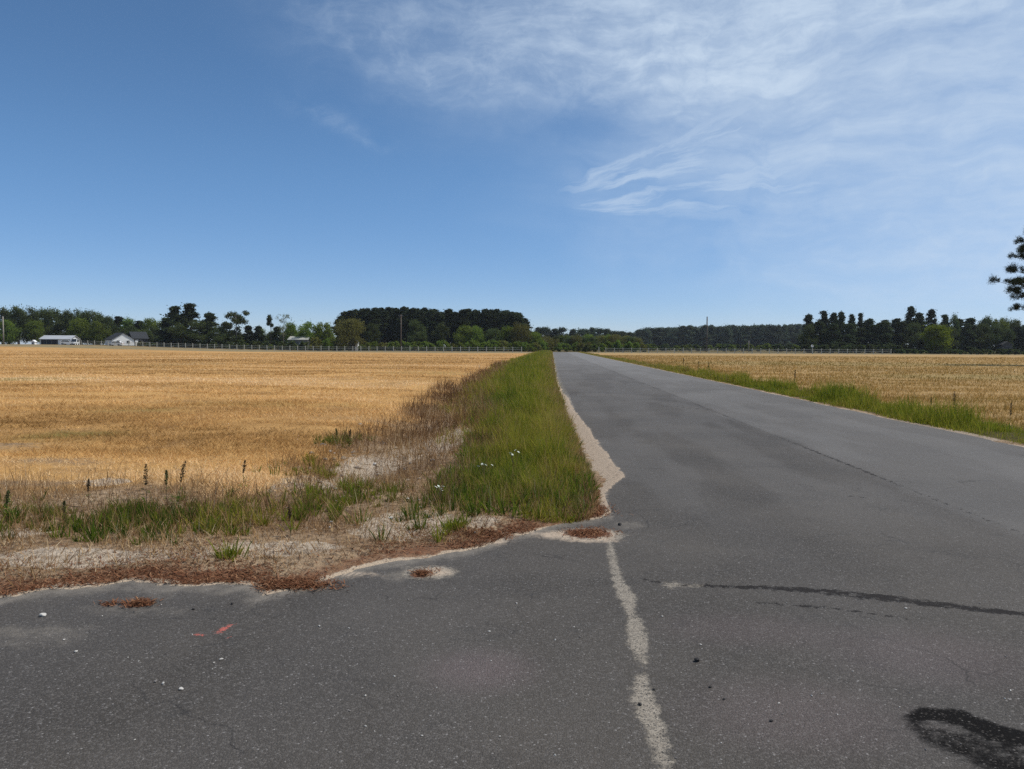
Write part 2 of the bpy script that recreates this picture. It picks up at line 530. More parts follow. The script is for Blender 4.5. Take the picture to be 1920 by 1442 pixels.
def mat_asphalt():
    m, nt = new_mat('asphalt')
    P = node(nt, 'ShaderNodeNewGeometry').outputs['Position']
    big = noise(nt, P, 0.45, 5.0, 0.6, 0.4)
    mid = noise(nt, P, 3.2, 5.0, 0.65)
    streak = noise(nt, mapped(nt, P, (0.9, 0.05, 1)), 1.0, 4.0, 0.6)
    vor = node(nt, 'ShaderNodeTexVoronoi', {'Vector': P, 'Scale': 130.0}, feature='F1')
    agg = node(nt, 'ShaderNodeSeparateColor', {0: vor.outputs['Color']}).outputs[0]
    vd = vor.outputs['Distance']
    spk = noise(nt, P, 160.0, 2.0, 0.6)
    c = mix(nt, sstep(nt, big, 0.32, 0.68), (0.047, 0.0400, 0.0325), (0.083, 0.0715, 0.059))
    c = mix(nt, sstep(nt, streak, 0.40, 0.65, 0.0, 0.45), c, (0.075, 0.067, 0.060))
    c = mix(nt, sstep(nt, mid, 0.55, 0.75, 0.0, 0.5), c, (0.038, 0.0355, 0.033))
    # stones in the binder
    c = mix(nt, sstep(nt, agg, 0.5, 1.0, 0.0, 0.7), c, (0.140, 0.126, 0.112))
    c = mix(nt, sstep(nt, agg, 0.985, 0.995, 0.0, 0.5), c, (0.34, 0.32, 0.30))
    c = mix(nt, sstep(nt, spk, 0.42, 0.28, 0.0, 0.75), c, (0.022, 0.021, 0.02))
    rosy = attr(nt, 'rosy')
    c = mix(nt, mth(nt, 'MULTIPLY', rosy, sstep(nt, spk, 0.45, 0.62, 0.1, 0.6)), c, (0.20, 0.145, 0.145))
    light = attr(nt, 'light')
    c = mix(nt, mth(nt, 'MULTIPLY', light, 0.56), c, (0.195, 0.184, 0.172))  # older pale lane, and far sheen painted as paler asphalt
    dust = attr(nt, 'dust')
    dn = mth(nt, 'ADD', dust, mth(nt, 'MULTIPLY', mth(nt, 'SUBTRACT', noise(nt, P, 7.0, 6.0, 0.7), 0.5), 0.9))
    c = mix(nt, sstep(nt, dn, 0.35, 1.0, 0.0, 0.75), c, (0.27, 0.235, 0.19))
    # hairline crazing in worn places
    wp = node(nt, 'ShaderNodeVectorMath', {0: P, 1: node(nt, 'ShaderNodeVectorMath', {0: node(nt, 'ShaderNodeTexNoise', {'Vector': P, 'Scale': 2.2, 'Detail': 5.0}).outputs['Color'], 'Scale': 0.5}, operation='SCALE').outputs[0]}, operation='ADD').outputs[0]
    ve = node(nt, 'ShaderNodeTexVoronoi', {'Vector': wp, 'Scale': 1.5}, feature='DISTANCE_TO_EDGE').outputs['Distance']
    hair = mth(nt, 'MULTIPLY', sstep(nt, ve, 0.011, 0.003), sstep(nt, noise(nt, P, 0.8, 4.0, 0.6), 0.50, 0.62, 0.0, 0.55))
    c = mix(nt, hair, c, (0.022, 0.019, 0.017))
    # black marks and cracks
    rub = mth(nt, 'ADD', attr(nt, 'rubber'), mth(nt, 'MULTIPLY', mth(nt, 'SUBTRACT', noise(nt, mapped(nt, P, (3.2, 3.2, 1)), 3.0, 8.0, 0.78), 0.5), 1.2))
    c = mix(nt, mth(nt, 'MULTIPLY', sstep(nt, rub, 0.28, 0.70, 0.0, 0.95), sstep(nt, agg, 0.95, 0.86, 0.55, 1.0)), c, (0.0085, 0.0078, 0.0075))
    ck = mth(nt, 'ADD', attr(nt, 'crack'), mth(nt, 'MULTIPLY', mth(nt, 'SUBTRACT', noise(nt, P, 11.0, 7.0, 0.8), 0.5), 2.3))
    ckm = sstep(nt, ck, 0.40, 0.62, 0.0, 0.9)
    c = mix(nt, ckm, c, (0.024, 0.021, 0.02))
    # sand lodged in the joint and in worn hollows
    sn = mth(nt, 'ADD', attr(nt, 'sand'), mth(nt, 'MULTIPLY', mth(nt, 'SUBTRACT', noise(nt, P, 12.0, 8.0, 0.78), 0.5), 0.16))
    sm = sstep(nt, sn, -0.012, 0.022, 0.0, 0.92)
    sandc = mix(nt, sstep(nt, noise(nt, P, 38.0, 4.0, 0.7), 0.4, 0.65), (0.33, 0.285, 0.225), (0.20, 0.17, 0.132))
    sandc = mix(nt, sstep(nt, noise(nt, P, 75.0, 2.0, 0.6), 0.56, 0.62), sandc, (0.05, 0.045, 0.04))
    c = mix(nt, sm, c, sandc)
    ps = mth(nt, 'ADD', attr(nt, 'palesand'), mth(nt, 'MULTIPLY', mth(nt, 'SUBTRACT', noise(nt, P, 8.0, 9.0, 0.8), 0.5), 0.26))
    psm = sstep(nt, ps, -0.03, 0.07, 0.0, 0.9)
    c = mix(nt, psm, c, mix(nt, sstep(nt, noise(nt, P, 30.0, 4.0, 0.7), 0.45, 0.7), (0.52, 0.41, 0.30), (0.33, 0.25, 0.18)))
    lt = mth(nt, 'ADD', attr(nt, 'litter'), mth(nt, 'MULTIPLY', mth(nt, 'SUBTRACT', noise(nt, P, 11.0, 6.0, 0.7), 0.5), 0.12))
    c = mix(nt, sstep(nt, lt, -0.01, 0.02), c, mix(nt, sstep(nt, noise(nt, P, 60.0, 3.0, 0.7), 0.4, 0.6), (0.24, 0.10, 0.05), (0.10, 0.045, 0.026)))
    rd = mth(nt, 'ADD', attr(nt, 'red'), mth(nt, 'MULTIPLY', mth(nt, 'SUBTRACT', noise(nt, P, 26.0, 6.0, 0.85), 0.5), 2.6))
    c = mix(nt, sstep(nt, rd, 0.62, 0.85, 0.0, 0.9), c, (0.46, 0.115, 0.085))
    wh = mth(nt, 'ADD', attr(nt, 'chalk'), mth(nt, 'MULTIPLY', mth(nt, 'SUBTRACT', noise(nt, P, 22.0, 5.0, 0.8), 0.5), 1.6))
    c = mix(nt, sstep(nt, wh, 0.6, 0.95, 0.0, 0.75), c, (0.40, 0.36, 0.31))
    h = mth(nt, 'ADD', mth(nt, 'MULTIPLY', vd, -0.6), mth(nt, 'ADD', mth(nt, 'MULTIPLY', spk, 0.5), mth(nt, 'MULTIPLY', mth(nt, 'ADD', ckm, sm), -0.8)))
    blk = mth(nt, 'MAXIMUM', sstep(nt, rub, 0.28, 0.70), ckm)
    spec = mth(nt, 'SUBTRACT', 0.30, mth(nt, 'MULTIPLY', blk, 0.27))
    finish(nt, bsdf(nt, c, 0.84, spec, bump(nt, h, 0.7, 0.01)))
    return m


# ------------------------------------------------------------------ ground, road, driveway
def axis(pieces):
    """pieces: (from, to, step at the start, step at the end)"""
    out = []
    for a, b, s0, s1 in pieces:
        n = max(2, int(round((b - a) / ((s0 - s1) / math.log(s0 / s1) if abs(s0 - s1) > 1e-9 else s0))))
        t = np.arange(n) / n
        out.append(a + (b - a) * (t if abs(s0 - s1) < 1e-9 else ((s1 / s0) ** t - 1) / (s1 / s0 - 1)))
    return np.concatenate(out + [[pieces[-1][1]]])


def grid_faces(ny, nx):
    i = np.arange(ny * nx).reshape(ny, nx)
    return np.stack([i[:-1, :-1].ravel(), i[:-1, 1:].ravel(), i[1:, 1:].ravel(), i[1:, :-1].ravel()], 1)


def ell(x, y, cx, cy, rx, ry, rot=0.0):
    dx, dy = x - cx, y - cy
    ca, sa = math.cos(rot), math.sin(rot)
    return np.sqrt(((dx * ca + dy * sa) / rx) ** 2 + ((-dx * sa + dy * ca) / ry) ** 2)


def epx(x, y, px, py, rpx, rpy, rot=0.0):
    """elliptical zone centred under a photo point; radii in photo pixels turned into metres there"""
    cx, cy = W(px, py)
    return ell(x, y, cx, cy, rpx * cy / FPX, rpy * cy * cy / (EYE * FPX), rot)


def left_edge_field(y):                   # west limit of the weedy roadside
    return np.interp(y, [0, 7, 9, 11, 14, 20, 30, 60, 240], [-2.9, -2.9, -3.0, -3.3, -3.2, -3.4, -3.9, -4.6, -5.2])


def field_mask(x, y):
    n = (fbm(x * 0.9, y * 0.9, 31) - 0.5) * 1.6
    left = ss(left_edge_field(y) - x + n, -0.5, 0.7)
    front = ss(y - poly_y(APRON, np.clip(x, -40, 0.5)) - 3.3 + n - 0.4 * ss(-x, 2, 6), -0.6, 0.6)
    return np.where(x < 1, left * front, ss(x - 9.35 + n * 0.35, -0.3, 0.4))


def verge_l(y):
    return np.interp(y, [6.5, 7.7, 9, 11, 15, 18, 21, 30, 60, 240], [-0.55, -1.0, -1.05, -1.0, -1.25, -1.5, -1.95, -2.3, -3.1, -3.4])


def verge_r(y):
    return np.interp(y, [6.5, 7.3, 7.8, 8.6, 9.5, 10.5, 13, 17, 19, 24, 33, 240], [0.25, 0.42, 0.50, 0.52, 0.52, 0.50, 0.44, 0.38, 0.35, 0.29, 0.21, 0.08])


def build_ground():
    gm = mat_ground()
    xs = axis([(-4000, -300, 600, 15), (-300, -9, 12, 0.055), (-9, 1.4, 0.055, 0.055), (1.4, 7.0, 0.4, 0.4), (7.0, 11, 0.08, 0.08), (11, 300, 0.08, 15), (300, 4000, 15, 600)])
    ys = axis([(-60, 3.5, 8, 0.3), (3.5, 14, 0.055, 0.055), (14, 300, 0.07, 6), (300, 6000, 8, 800)])
    X, Y = np.meshgrid(xs, ys)
    x, y = X.ravel(), Y.ravel()
    z = ground_z(x, y)
    asph = asph_d(x, y)
    fm = field_mask(x, y)
    pale = np.zeros_like(x)
    for (px, py, rx, ry, s) in [(690, 862, 75, 38, 1.0), (790, 830, 70, 30, 0.75), (760, 985, 130, 40, 0.95), (640, 895, 60, 30, 0.85), (850, 815, 55, 30, 0.8),
                                (120, 1052, 210, 24, 1.0), (520, 1035, 180, 22, 0.75), (60, 1000, 80, 20, 0.6), (200, 905, 60, 10, 0.9), (900, 985, 60, 18, 0.7),
                                (560, 905, 60, 30, 0.7), (1085, 968, 60, 10, 0.8), (330, 1045, 150, 20, 0.5)]:
        pale = np.maximum(pale, s * (1 - ss(epx(x, y, px, py, rx, ry), 0.3, 1.25)))
    verge = ss(x - verge_l(y), -0.15, 0.15) * ss(verge_r(y) - x, -0.05, 0.05) * (y > 6.8)
    verge = np.maximum(verge * ss(y, 7.0, 7.8), (x > 7.9) * (1 - ss(x, 9.2, 9.6)))
    # sand spilled between the verge and the broken asphalt edge
    strip = ss(x - verge_r(y) - 0.03 + (fbm(x * 6, y * 3, 41) - 0.5) * 0.30, -0.03, 0.03) * (x < 2) * ss(y, 7.3, 7.7) * (1 - ss(y, 22, 34))
    r2 = (x > 7) * (1 - ss(asph, 0.12, 0.22)) * ss(y, 13.3, 14.2) * (1 - ss(y, 16.5, 18.5))
    strip = np.maximum(strip, r2)
    mown = ss(y + 0.02 * x, 176, 190) * (np.abs(x - 4) > 5.5)
    mown = np.where(x > 8, ss(y, 196, 208), mown)
    verge = np.maximum(verge, ss(y - 0.02 * x, 228, 240) * 0.9)
    mown = mown * (1 - ss(y - 0.02 * x, 228, 240))
    grey = np.zeros_like(x)
    for (px, py, rx, ry) in [(20, 838, 130, 14), (110, 870, 120, 8), (60, 905, 160, 8)]:
        grey = np.maximum(grey, 0.9 * (1 - ss(epx(x, y, px, py, rx, ry), 0.2, 1.2)))
    green = np.zeros_like(x)
    for (px, py, rx, ry, s) in [(140, 818, 130, 14, 1), (230, 770, 160, 9, .6), (70, 712, 130, 5, .9), (800, 700, 130, 4, 0.5), (500, 760, 250, 6, .4),
                                (1620, 683, 460, 5.5, 1.0), (1900, 708, 340, 7, 1.0), (1500, 735, 100, 7, 0.5), (1400, 668, 250, 2, 0.7)]:
        green = np.maximum(green, s * (1 - ss(epx(x, y, px, py, rx, ry), 0.3, 1.2)))
    lit = np.where(x < 0.75, 1.0, 0.0) * (1 - ss(y, 8.0, 10)) * (0.55 + 0.45 * ss(fbm(x * 0.8, y * 0.8, 44), 0.35, 0.6))
    g = np_mesh('ground', np.stack([x, y, z], 1), [grid_faces(len(ys), len(xs))], gm,
                {'asph': asph, 'field': fm, 'pale': pale, 'verge': verge, 'sandstrip': strip, 'mown': mown, 'grey': grey, 'green': green, 'litter': lit, 'tan': (x > 8) * 1.0}, smooth=True)
    tag(g, kind='structure')


def seg_sd(x, y, pts):
    """largest (radius - distance) to a chain of points (x, y, radius)"""
    best = np.full(x.shape, -9.0)
    for (ax, ay, ar), (bx, by, br) in zip(pts[:-1], pts[1:]):
        dx, dy = bx - ax, by - ay
        t = np.clip(((x - ax) * dx + (y - ay) * dy) / (dx * dx + dy * dy + 1e-9), 0, 1)
        d = np.hypot(x - ax - t * dx, y - ay - t * dy)
        best = np.maximum(best, ar + (br - ar) * t - d)
    return best


def pxchain(pts):
    out = []
    for px, py, w in pts:
        x, y = W(px, py)
        out.append((x, y, w / 2 * y / FPX))
    return out


def asphalt_attrs(x, y):
    a = {}
    sand = seg_sd(x, y, pxchain([(1143, 1015, 10), (1146, 1034, 18), (1152, 1062, 20), (1160, 1090, 24), (1176, 1118, 40), (1184, 1150, 20), (1192, 1168, 36), (1196, 1205, 44),
                                 (1203, 1236, 26), (1206, 1258, 10), (1203, 1272, 30), (1208, 1312, 52), (1218, 1345, 50), (1232, 1376, 46), (1240, 1410, 36), (1252, 1450, 30), (1290, 1600, 36), (1340, 1900, 30)]))
    for (px, py, rx, ry, s) in [(1105, 1002, 72, 13, .16), (1262, 1097, 18, 6, .03), (1302, 1098, 14, 5, .03), (805, 1073, 58, 14, .07)]:
        sand = np.maximum(sand, (1 - epx(x, y, px, py, rx, ry)) * s)
    a['sand'] = np.clip(sand, -0.5, 0.5)
    ps = np.full_like(x, -0.5)
    for (px, py, rx, ry, s) in [(1050, 1003, 55, 8, .12), (1130, 1004, 30, 12, .1), (1100, 1013, 60, 4, .08), (925, 1008, 40, 14, .12), (815, 1072, 36, 9, .09), (560, 1104, 70, 4, .06), (660, 1078, 50, 5, .05)]:
        ps = np.maximum(ps, (1 - epx(x, y, px, py, rx, ry)) * s)
    d = asph_d(x, y)
    edge = np.where((x < 1.4) & (y > 3) & (y < 30), 0.05 + d, -0.5) * 1.0
    edge = np.where((x < 0.44), edge - 0.05 * ss(np.abs(fbm(x * 1.2, y * 0 + 2, 77) - 0.5), 0.02, 0.10), edge)
    ps = np.maximum(ps, np.clip(edge, -0.5, 0.05))
    a['palesand'] = np.clip(ps, -0.5, 0.5)
    lt = np.full_like(x, -0.5)
    for (px, py, rx, ry, s) in [(1102, 1000, 44, 9, .12), (792, 1076, 22, 7, .08), (262, 1133, 28, 7, .07), (205, 1133, 20, 4, .03)]:
        lt = np.maximum(lt, (1 - epx(x, y, px, py, rx, ry)) * s)
    a['litter'] = np.clip(lt, -0.5, 0.5)
    ra = seg_sd(x, y, pxchain([(1703, 1350, 12), (1745, 1338, 44), (1800, 1346, 64), (1860, 1372, 64), (1930, 1388, 60), (2080, 1420, 60)]))
    rb = seg_sd(x, y, pxchain([(1722, 1362, 30), (1765, 1385, 80), (1850, 1415, 110), (1960, 1445, 140), (2100, 1500, 140)]))
    rub = np.maximum(np.clip(0.62 + ra * 14, 0, 0.95), np.clip(0.50 + rb * 5, 0, 0.62))
    a['rubber'] = rub
    ck = seg_sd(x, y, pxchain([(1205, 1086, 4), (1260, 1096, 7), (1330, 1099, 12), (1420, 1101, 20), (1520, 1107, 26), (1600, 1115, 32), (1700, 1126, 32), (1800, 1138, 30), (1940, 1154, 24), (2200, 1186, 16)]))
    crack = np.clip(0.50 + ck * 9, 0, 0.66)
    seam = seg_sd(x, y, [(4.08, 3, .03), (4.08, 30, .025), (4.05, 60, .03), (4.0, 235, .05)])
    crack = np.maximum(crack, np.clip(0.44 + seam * 10, 0, 0.52) * (0.75 + 0.25 * ss(fbm(y * 0.35, x * 0, 61), 0.35, 0.6)))
    for ch in [[(1260, 762, 3), (1300, 766, 5), (1330, 768, 3)], [(1590, 930, 6), (1640, 935, 3)], [(1420, 1130, 5), (1560, 1140, 6), (1700, 1160, 5)], [(1100, 715, 2), (1190, 718, 2)]]:
        crack = np.maximum(crack, np.clip(0.55 + seg_sd(x, y, pxchain(ch)) * 14, 0, 0.62))
    a['crack'] = crack
    red = np.zeros_like(x)
    for ch in [[(405, 1190, 8), (418, 1180, 24), (430, 1172, 10)], [(425, 1168, 5), (446, 1166, 6)], [(420, 1196, 12), (432, 1194, 10)], [(368, 1190, 14), (384, 1192, 10)]]:
        red = np.maximum(red, np.clip(0.55 + seg_sd(x, y, pxchain(ch)) * 16, 0, 1.0))
    a['red'] = red
    ch = np.zeros_like(x)
    for c in [[(178, 1168, 6), (213, 1169, 9)], [(285, 1185, 4), (325, 1186, 6)], [(355, 1183, 6), (362, 1183, 6)], [(175, 1245, 6), (195, 1245, 6)], [(400, 1135, 4), (448, 1125, 8)], [(160, 1137, 5), (230, 1131, 7)],
              [(280, 1140, 5), (340, 1138, 5)], [(90, 1283, 4), (104, 1283, 4)], [(20, 1160, 4), (70, 1157, 6)], [(1620, 1082, 3), (1680, 1090, 3)], [(185, 1262, 4), (205, 1260, 4)], [(300, 1122, 4), (380, 1118, 8)]]:
        ch = np.maximum(ch, np.clip(0.5 + seg_sd(x, y, pxchain(c)) * 14, 0, 0.85))
    a['chalk'] = ch
    dust = 0.75 * (1 - ss(-d, 0.0, 0.55)) * (x < 0.6)
    for (px, py, rx, ry, s) in [(60, 1190, 260, 55, .55), (250, 1145, 240, 30, .5), (1180, 985, 60, 16, .6), (760, 1080, 120, 20, .6), (1380, 1150, 120, 40, .25), (1480, 1260, 120, 60, .22)]:
        dust = np.maximum(dust, s * (1 - ss(epx(x, y, px, py, rx, ry), 0.2, 1.2)))
    a['dust'] = dust
    a['rosy'] = np.clip(sum(s * (1 - ss(epx(x, y, px, py, rx, ry), 0.2, 1.2)) for px, py, rx, ry, s in
                            [(900, 1255, 130, 50, 1), (1500, 1340, 260, 90, .6), (1400, 1180, 200, 40, .5), (1750, 1230, 240, 70, .6)]), 0, 1)
    lane = ss(x - 4.1 + (fbm(x * 2, y * 0.6, 71) - 0.5) * 0.35, -0.14, 0.14)
    a['light'] = lane * (0.40 + 0.25 * fbm(x * 0.8, y * 0.3, 79)) + ss(y, 14, 90) * 0.9 + 0.28 * ss(fbm(x * 1.4, y * 0.25, 73), 0.42, 0.62) * ss(y, 6, 9)  # paler right lane, patches, and glancing sheen of distance put into the colour
    return a


def build_road():
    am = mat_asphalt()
    ys = axis([(-12, 2.2, 2, 0.05), (2.2, 12, 0.04, 0.04), (12, 238, 0.05, 4)])
    t = np.linspace(0, 1, 170)
    Y, T = np.meshgrid(ys, t, indexing='ij')
    L, Rr = road_l(ys)[:, None], road_r(ys)[:, None]
    X = L + (Rr - L) * T
    x, y = X.ravel(), Y.ravel()
    crown = 0.0 * x
    ny, nx = Y.shape
    at = asphalt_attrs(x, y)
    v = np.stack([x, y, crown], 1)
    f = [grid_faces(ny, nx)]
    i = np.arange(ny * nx).reshape(ny, nx)
    # broken edge faces going down into the soil
    for edge, flip in ((i[:, 0], 0), (i[:, -1], 1), (i[-1, :], 1)):
        b = len(v)
        e = v[edge].copy()
        e[:, 2] = -0.09
        v = np.vstack([v, e])
        for k in at:
            at[k] = np.concatenate([at[k], at[k][edge]])
        j = np.arange(len(edge) - 1)
        f.append(np.stack([edge[j], edge[j + 1], b + j + 1, b + j], 1))
    tag(np_mesh('road', v, f, am, at), kind='structure')

    xs = axis([(-30, -7, 1.6, 0.05), (-7, 0.44, 0.04, 0.04)])
    top = apron_y(xs)
    t = np.concatenate([np.linspace(0, 0.55, 12)[:-1], np.linspace(0.55, 1, 110)])
    X, T = np.meshgrid(xs, t)
    Yb = -12 + (top[None, :] + 12) * T
    x, y = X.ravel(), Yb.ravel()
    ny, nx = X.shape
    at = asphalt_attrs(x, y)
    v = np.stack([x, y, 0 * x], 1)
    f = [grid_faces(ny, nx)]
    edge = np.arange(ny * nx).reshape(ny, nx)[-1, :]
    b = len(v)
    e = v[edge].copy()
    e[:, 2] = -0.09
    v = np.vstack([v, e])
    for k in at:
        at[k] = np.concatenate([at[k], at[k][edge]])
    j = np.arange(len(edge) - 1)
    f.append(np.stack([edge[j], edge[j + 1], b + j + 1, b + j], 1))
    tag(np_mesh('driveway', v, f, am, at), kind='structure')


build_ground()
build_road()

# ------------------------------------------------------------------ grass, stubble and litter (uncountable)
RNG = np.random.default_rng(7)


def blades(name, x, y, h, w, lean, tone, mat, label, curve=0.5, az=None, z=None):
    n = len(x)
    z = ground_z(x, y) - 0.01 if z is None else z
    a = RNG.uniform(0, 2 * np.pi, n)                     # facing
    b = RNG.uniform(0, 2 * np.pi, n) if az is None else az   # lean direction
    wx, wy = np.cos(a) * w / 2, np.sin(a) * w / 2
    lx, ly = np.cos(b), np.sin(b)
    s1, s2 = np.sin(lean * (1 - curve * 0.6)), np.sin(lean)
    c1, c2 = np.cos(lean * (1 - curve * 0.6)), np.cos(lean)
    mx, my, mz = x + lx * s1 * h * 0.55, y + ly * s1 * h * 0.55, z + c1 * h * 0.55
    tx, ty, tz = mx + lx * s2 * h * 0.45, my + ly * s2 * h * 0.45, mz + c2 * h * 0.45
    v = np.empty((n, 5, 3), np.float32)
    v[:, 0] = np.stack([x - wx, y - wy, z], 1)
    v[:, 1] = np.stack([x + wx, y + wy, z], 1)
    v[:, 2] = np.stack([mx + wx * .7, my + wy * .7, mz], 1)
    v[:, 3] = np.stack([mx - wx * .7, my - wy * .7, mz], 1)
    v[:, 4] = np.stack([tx, ty, tz], 1)
    k = np.arange(n)[:, None] * 5
    o = np_mesh(name, v.reshape(-1, 3), [k + np.array([[0, 1, 2, 3]]), k + np.array([[3, 2, 4]])], mat, {'tone': np.repeat(tone, 5)})
    return tag(o, label, name.replace('_', ' '), kind='stuff')


def logy(n, a, b):
    return np.exp(RNG.uniform(np.log(a), np.log(b), n))


M_GRASS = blade_mat('verge_grass_blades', [(0, (0.055, 0.098, 0.014)), (0.33, (0.165, 0.205, 0.024)), (0.62, (0.29, 0.275, 0.032)), (0.82, (0.36, 0.28, 0.06)), (1, (0.42, 0.30, 0.13))], 0.5)
M_STRAW = blade_mat('straw', [(0, (0.23, 0.130, 0.045)), (0.4, (0.50, 0.292, 0.108)), (0.75, (0.75, 0.470, 0.190)), (1, (0.89, 0.64, 0.35))], 0.3)
M_STRAW2 = blade_mat('tan_straw', [(0, (0.21, 0.15, 0.035)), (0.3, (0.37, 0.235, 0.075)), (0.6, (0.52, 0.325, 0.115)), (1, (0.64, 0.44, 0.19))], 0.3)
M_DRY = blade_mat('dry_weeds', [(0, (0.10, 0.055, 0.030)), (0.35, (0.22, 0.120, 0.055)), (0.65, (0.40, 0.245, 0.110)), (0.85, (0.54, 0.385, 0.205)), (1, (0.66, 0.52, 0.34))], 0.3)
M_LIT = blade_mat('leaf_litter', [(0, (0.075, 0.033, 0.02)), (0.5, (0.17, 0.072, 0.038)), (1, (0.32, 0.18, 0.10))], 0.1)


def build_verge():
    n = 380000
    y = logy(n, 6.9, 237)
    t = RNG.uniform(-0.45, 1, n)
    t = np.where((t < 0) & (RNG.random(n) > 0.55 * ss(y, 11, 17)), RNG.random(n), t)
    l = verge_l(y) + (fbm(y * 0.9, y * 0 + 4, 51) - 0.5) * 0.7
    r = verge_r(y) - 0.03 + (fbm(y * 2.5, y * 0 + 8, 52) - 0.5) * 0.22
    x = l + (r - l) * t
    cl = fbm(x * 2.3, y * 2.3, 53)
    dens = 0.20 + 1.0 * ss(cl, 0.35, 0.56)
    dens *= ss(y, 7.0, 9.6) * 0.8 + 0.2
    dens *= 0.30 + 0.70 * ss(t, -0.25, 0.25) * ss(1 - t, 0.0, 0.10)
    bare = np.maximum(1 - ss(epx(x, y, 1075, 955, 70, 18), 0.5, 1.1), 1 - ss(epx(x, y, 900, 975, 100, 18), 0.4, 1.2) * 1.0)
    keep = RNG.random(n) < dens * (1 - 0.9 * np.clip(bare, 0, 1))
    x, y, t, cl = x[keep], y[keep], t[keep], cl[keep]
    n = len(x)
    edge = np.minimum(0.3 + 0.7 * ss(t, -0.3, 0.3), 0.2 + 0.8 * ss(1 - t, 0.0, 0.28))
    h = (0.10 + 0.40 * RNG.random(n) ** 1.5) * (0.35 + 0.65 * edge) * (0.45 + 1.0 * cl)
    h *= (0.40 + 0.60 * ss(y, 6.9, 9.4)) * (0.80 + 0.35 * ss(y, 10, 30)) * (0.55 + 0.95 * ss(fbm(x * 2.8, y * 2.2, 60, 2), 0.3, 0.7))
    w = np.maximum(0.006, y * 0.0006) * RNG.uniform(0.5, 1.7, n)
    big = fbm(x * 0.8, y * 0.45, 54)
    clump = fbm(x * 5, y * 4, 59)
    tone = np.clip(0.05 + 0.78 * big + 0.75 * (clump - 0.5) + 0.13 * RNG.standard_normal(n) + 0.22 * (1 - edge) + 0.22 * ss(t, 0.40, 0.9), 0, 1)
    tone = np.clip(tone + 0.30 * (1 - ss(y, 7.0, 8.6)) * RNG.random(n), 0, 1)
    tone = np.where(RNG.random(n) < 0.09 + 0.12 * (1 - ss(y, 7.0, 9.0)), RNG.uniform(0.85, 1.0, n), tone)
    blades('verge_grass', x, y, h, w, RNG.uniform(0.1, 1.1, n), tone, M_GRASS, 'tall green roadside grass on the left verge of the road')
    # low broad leaves between the blades
    n = 42000
    y = logy(n, 7.0, 60)
    t = RNG.uniform(-0.2, 1, n)
    x = verge_l(y) + (verge_r(y) - 0.06 - verge_l(y)) * t
    k = RNG.random(n) < ss(fbm(x * 2.1, y * 1.8, 68), 0.42, 0.6) * (0.3 + 0.7 * ss(y, 7.2, 8.6))
    x, y = x[k], y[k]
    n = len(x)
    blades('verge_weeds', x, y, RNG.uniform(0.06, 0.26, n), np.maximum(0.012, y * 0.0012) * RNG.uniform(0.7, 2.0, n), RNG.uniform(0.3, 1.35, n), np.clip(RNG.normal(0.16, 0.14, n), 0, 1), M_GRASS,
           'low broad-leaved weeds among the grass of the left verge')
    # dead stems standing through the green
    n = 26000
    y = logy(n, 7.0, 120)
    t = RNG.random(n)
    x = verge_l(y) - 0.25 + (verge_r(y) - verge_l(y) + 0.2) * t
    k = RNG.random(n) < 0.25 + 0.6 * ss(fbm(x * 1.6, y * 1.1, 58), 0.45, 0.65) + 0.4 * (1 - ss(t, 0, 0.25)) + 0.3 * (1 - ss(1 - t, 0, 0.15))
    x, y = x[k], y[k]
    n = len(x)
    blades('dry_stems', x, y, RNG.uniform(0.15, 0.50, n) * (0.7 + 0.3 * ss(y, 9, 25)), np.maximum(0.003, y * 0.00035) * RNG.uniform(0.7, 1.3, n), RNG.uniform(0.0, 0.6, n), np.clip(RNG.normal(0.5, 0.22, n), 0, 1), M_DRY,
           'dead brown stems standing among the green of the left verge')
    # right verge
    n = 120000
    y = logy(n, 9, 237)
    t = RNG.random(n)
    wd = np.interp(y, [9, 20, 40, 100, 240], [1.9, 1.7, 1.5, 1.5, 1.5])
    x = road_r(y) + 0.05 + (fbm(y * 1.8, y * 0 + 5, 55) - 0.3) * 0.22 + wd * t
    cl = fbm(x * 1.7, y * 1.2, 56)
    keep = RNG.random(n) < (0.16 + 0.84 * ss(cl, 0.34, 0.6)) * (1 - 0.8 * ss(t, 0.55, 1.0)) * (1 - 0.35 * ss(y, 35, 80))
    x, y, t, cl = x[keep], y[keep], t[keep], cl[keep]
    n = len(x)
    h = (0.08 + 0.30 * RNG.random(n) ** 1.5) * (0.4 + 1.0 * cl) * (0.45 + 0.55 * ss(t, 0, 0.4)) * (0.55 + 1.2 * ss(fbm(x * 1.3, y * 0.7, 85, 2), 0.35, 0.7))
    h *= 1 - 0.5 * ss(y, 30, 90)
    w = np.maximum(0.008, y * 0.0006) * RNG.uniform(0.7, 1.5, n)
    tone = np.clip(0.24 + 0.5 * fbm(x * 0.8, y * 0.3, 57) + 0.20 * ss(y, 25, 60) + 0.16 * RNG.standard_normal(n) + 0.3 * ss(t, 0.75, 1.0) + 0.12 * ss(y, 30, 70), 0, 1)
    blades('verge_grass', x, y, h, w, RNG.uniform(0.05, 0.8, n), tone, M_GRASS, 'green roadside grass along the right edge of the road')


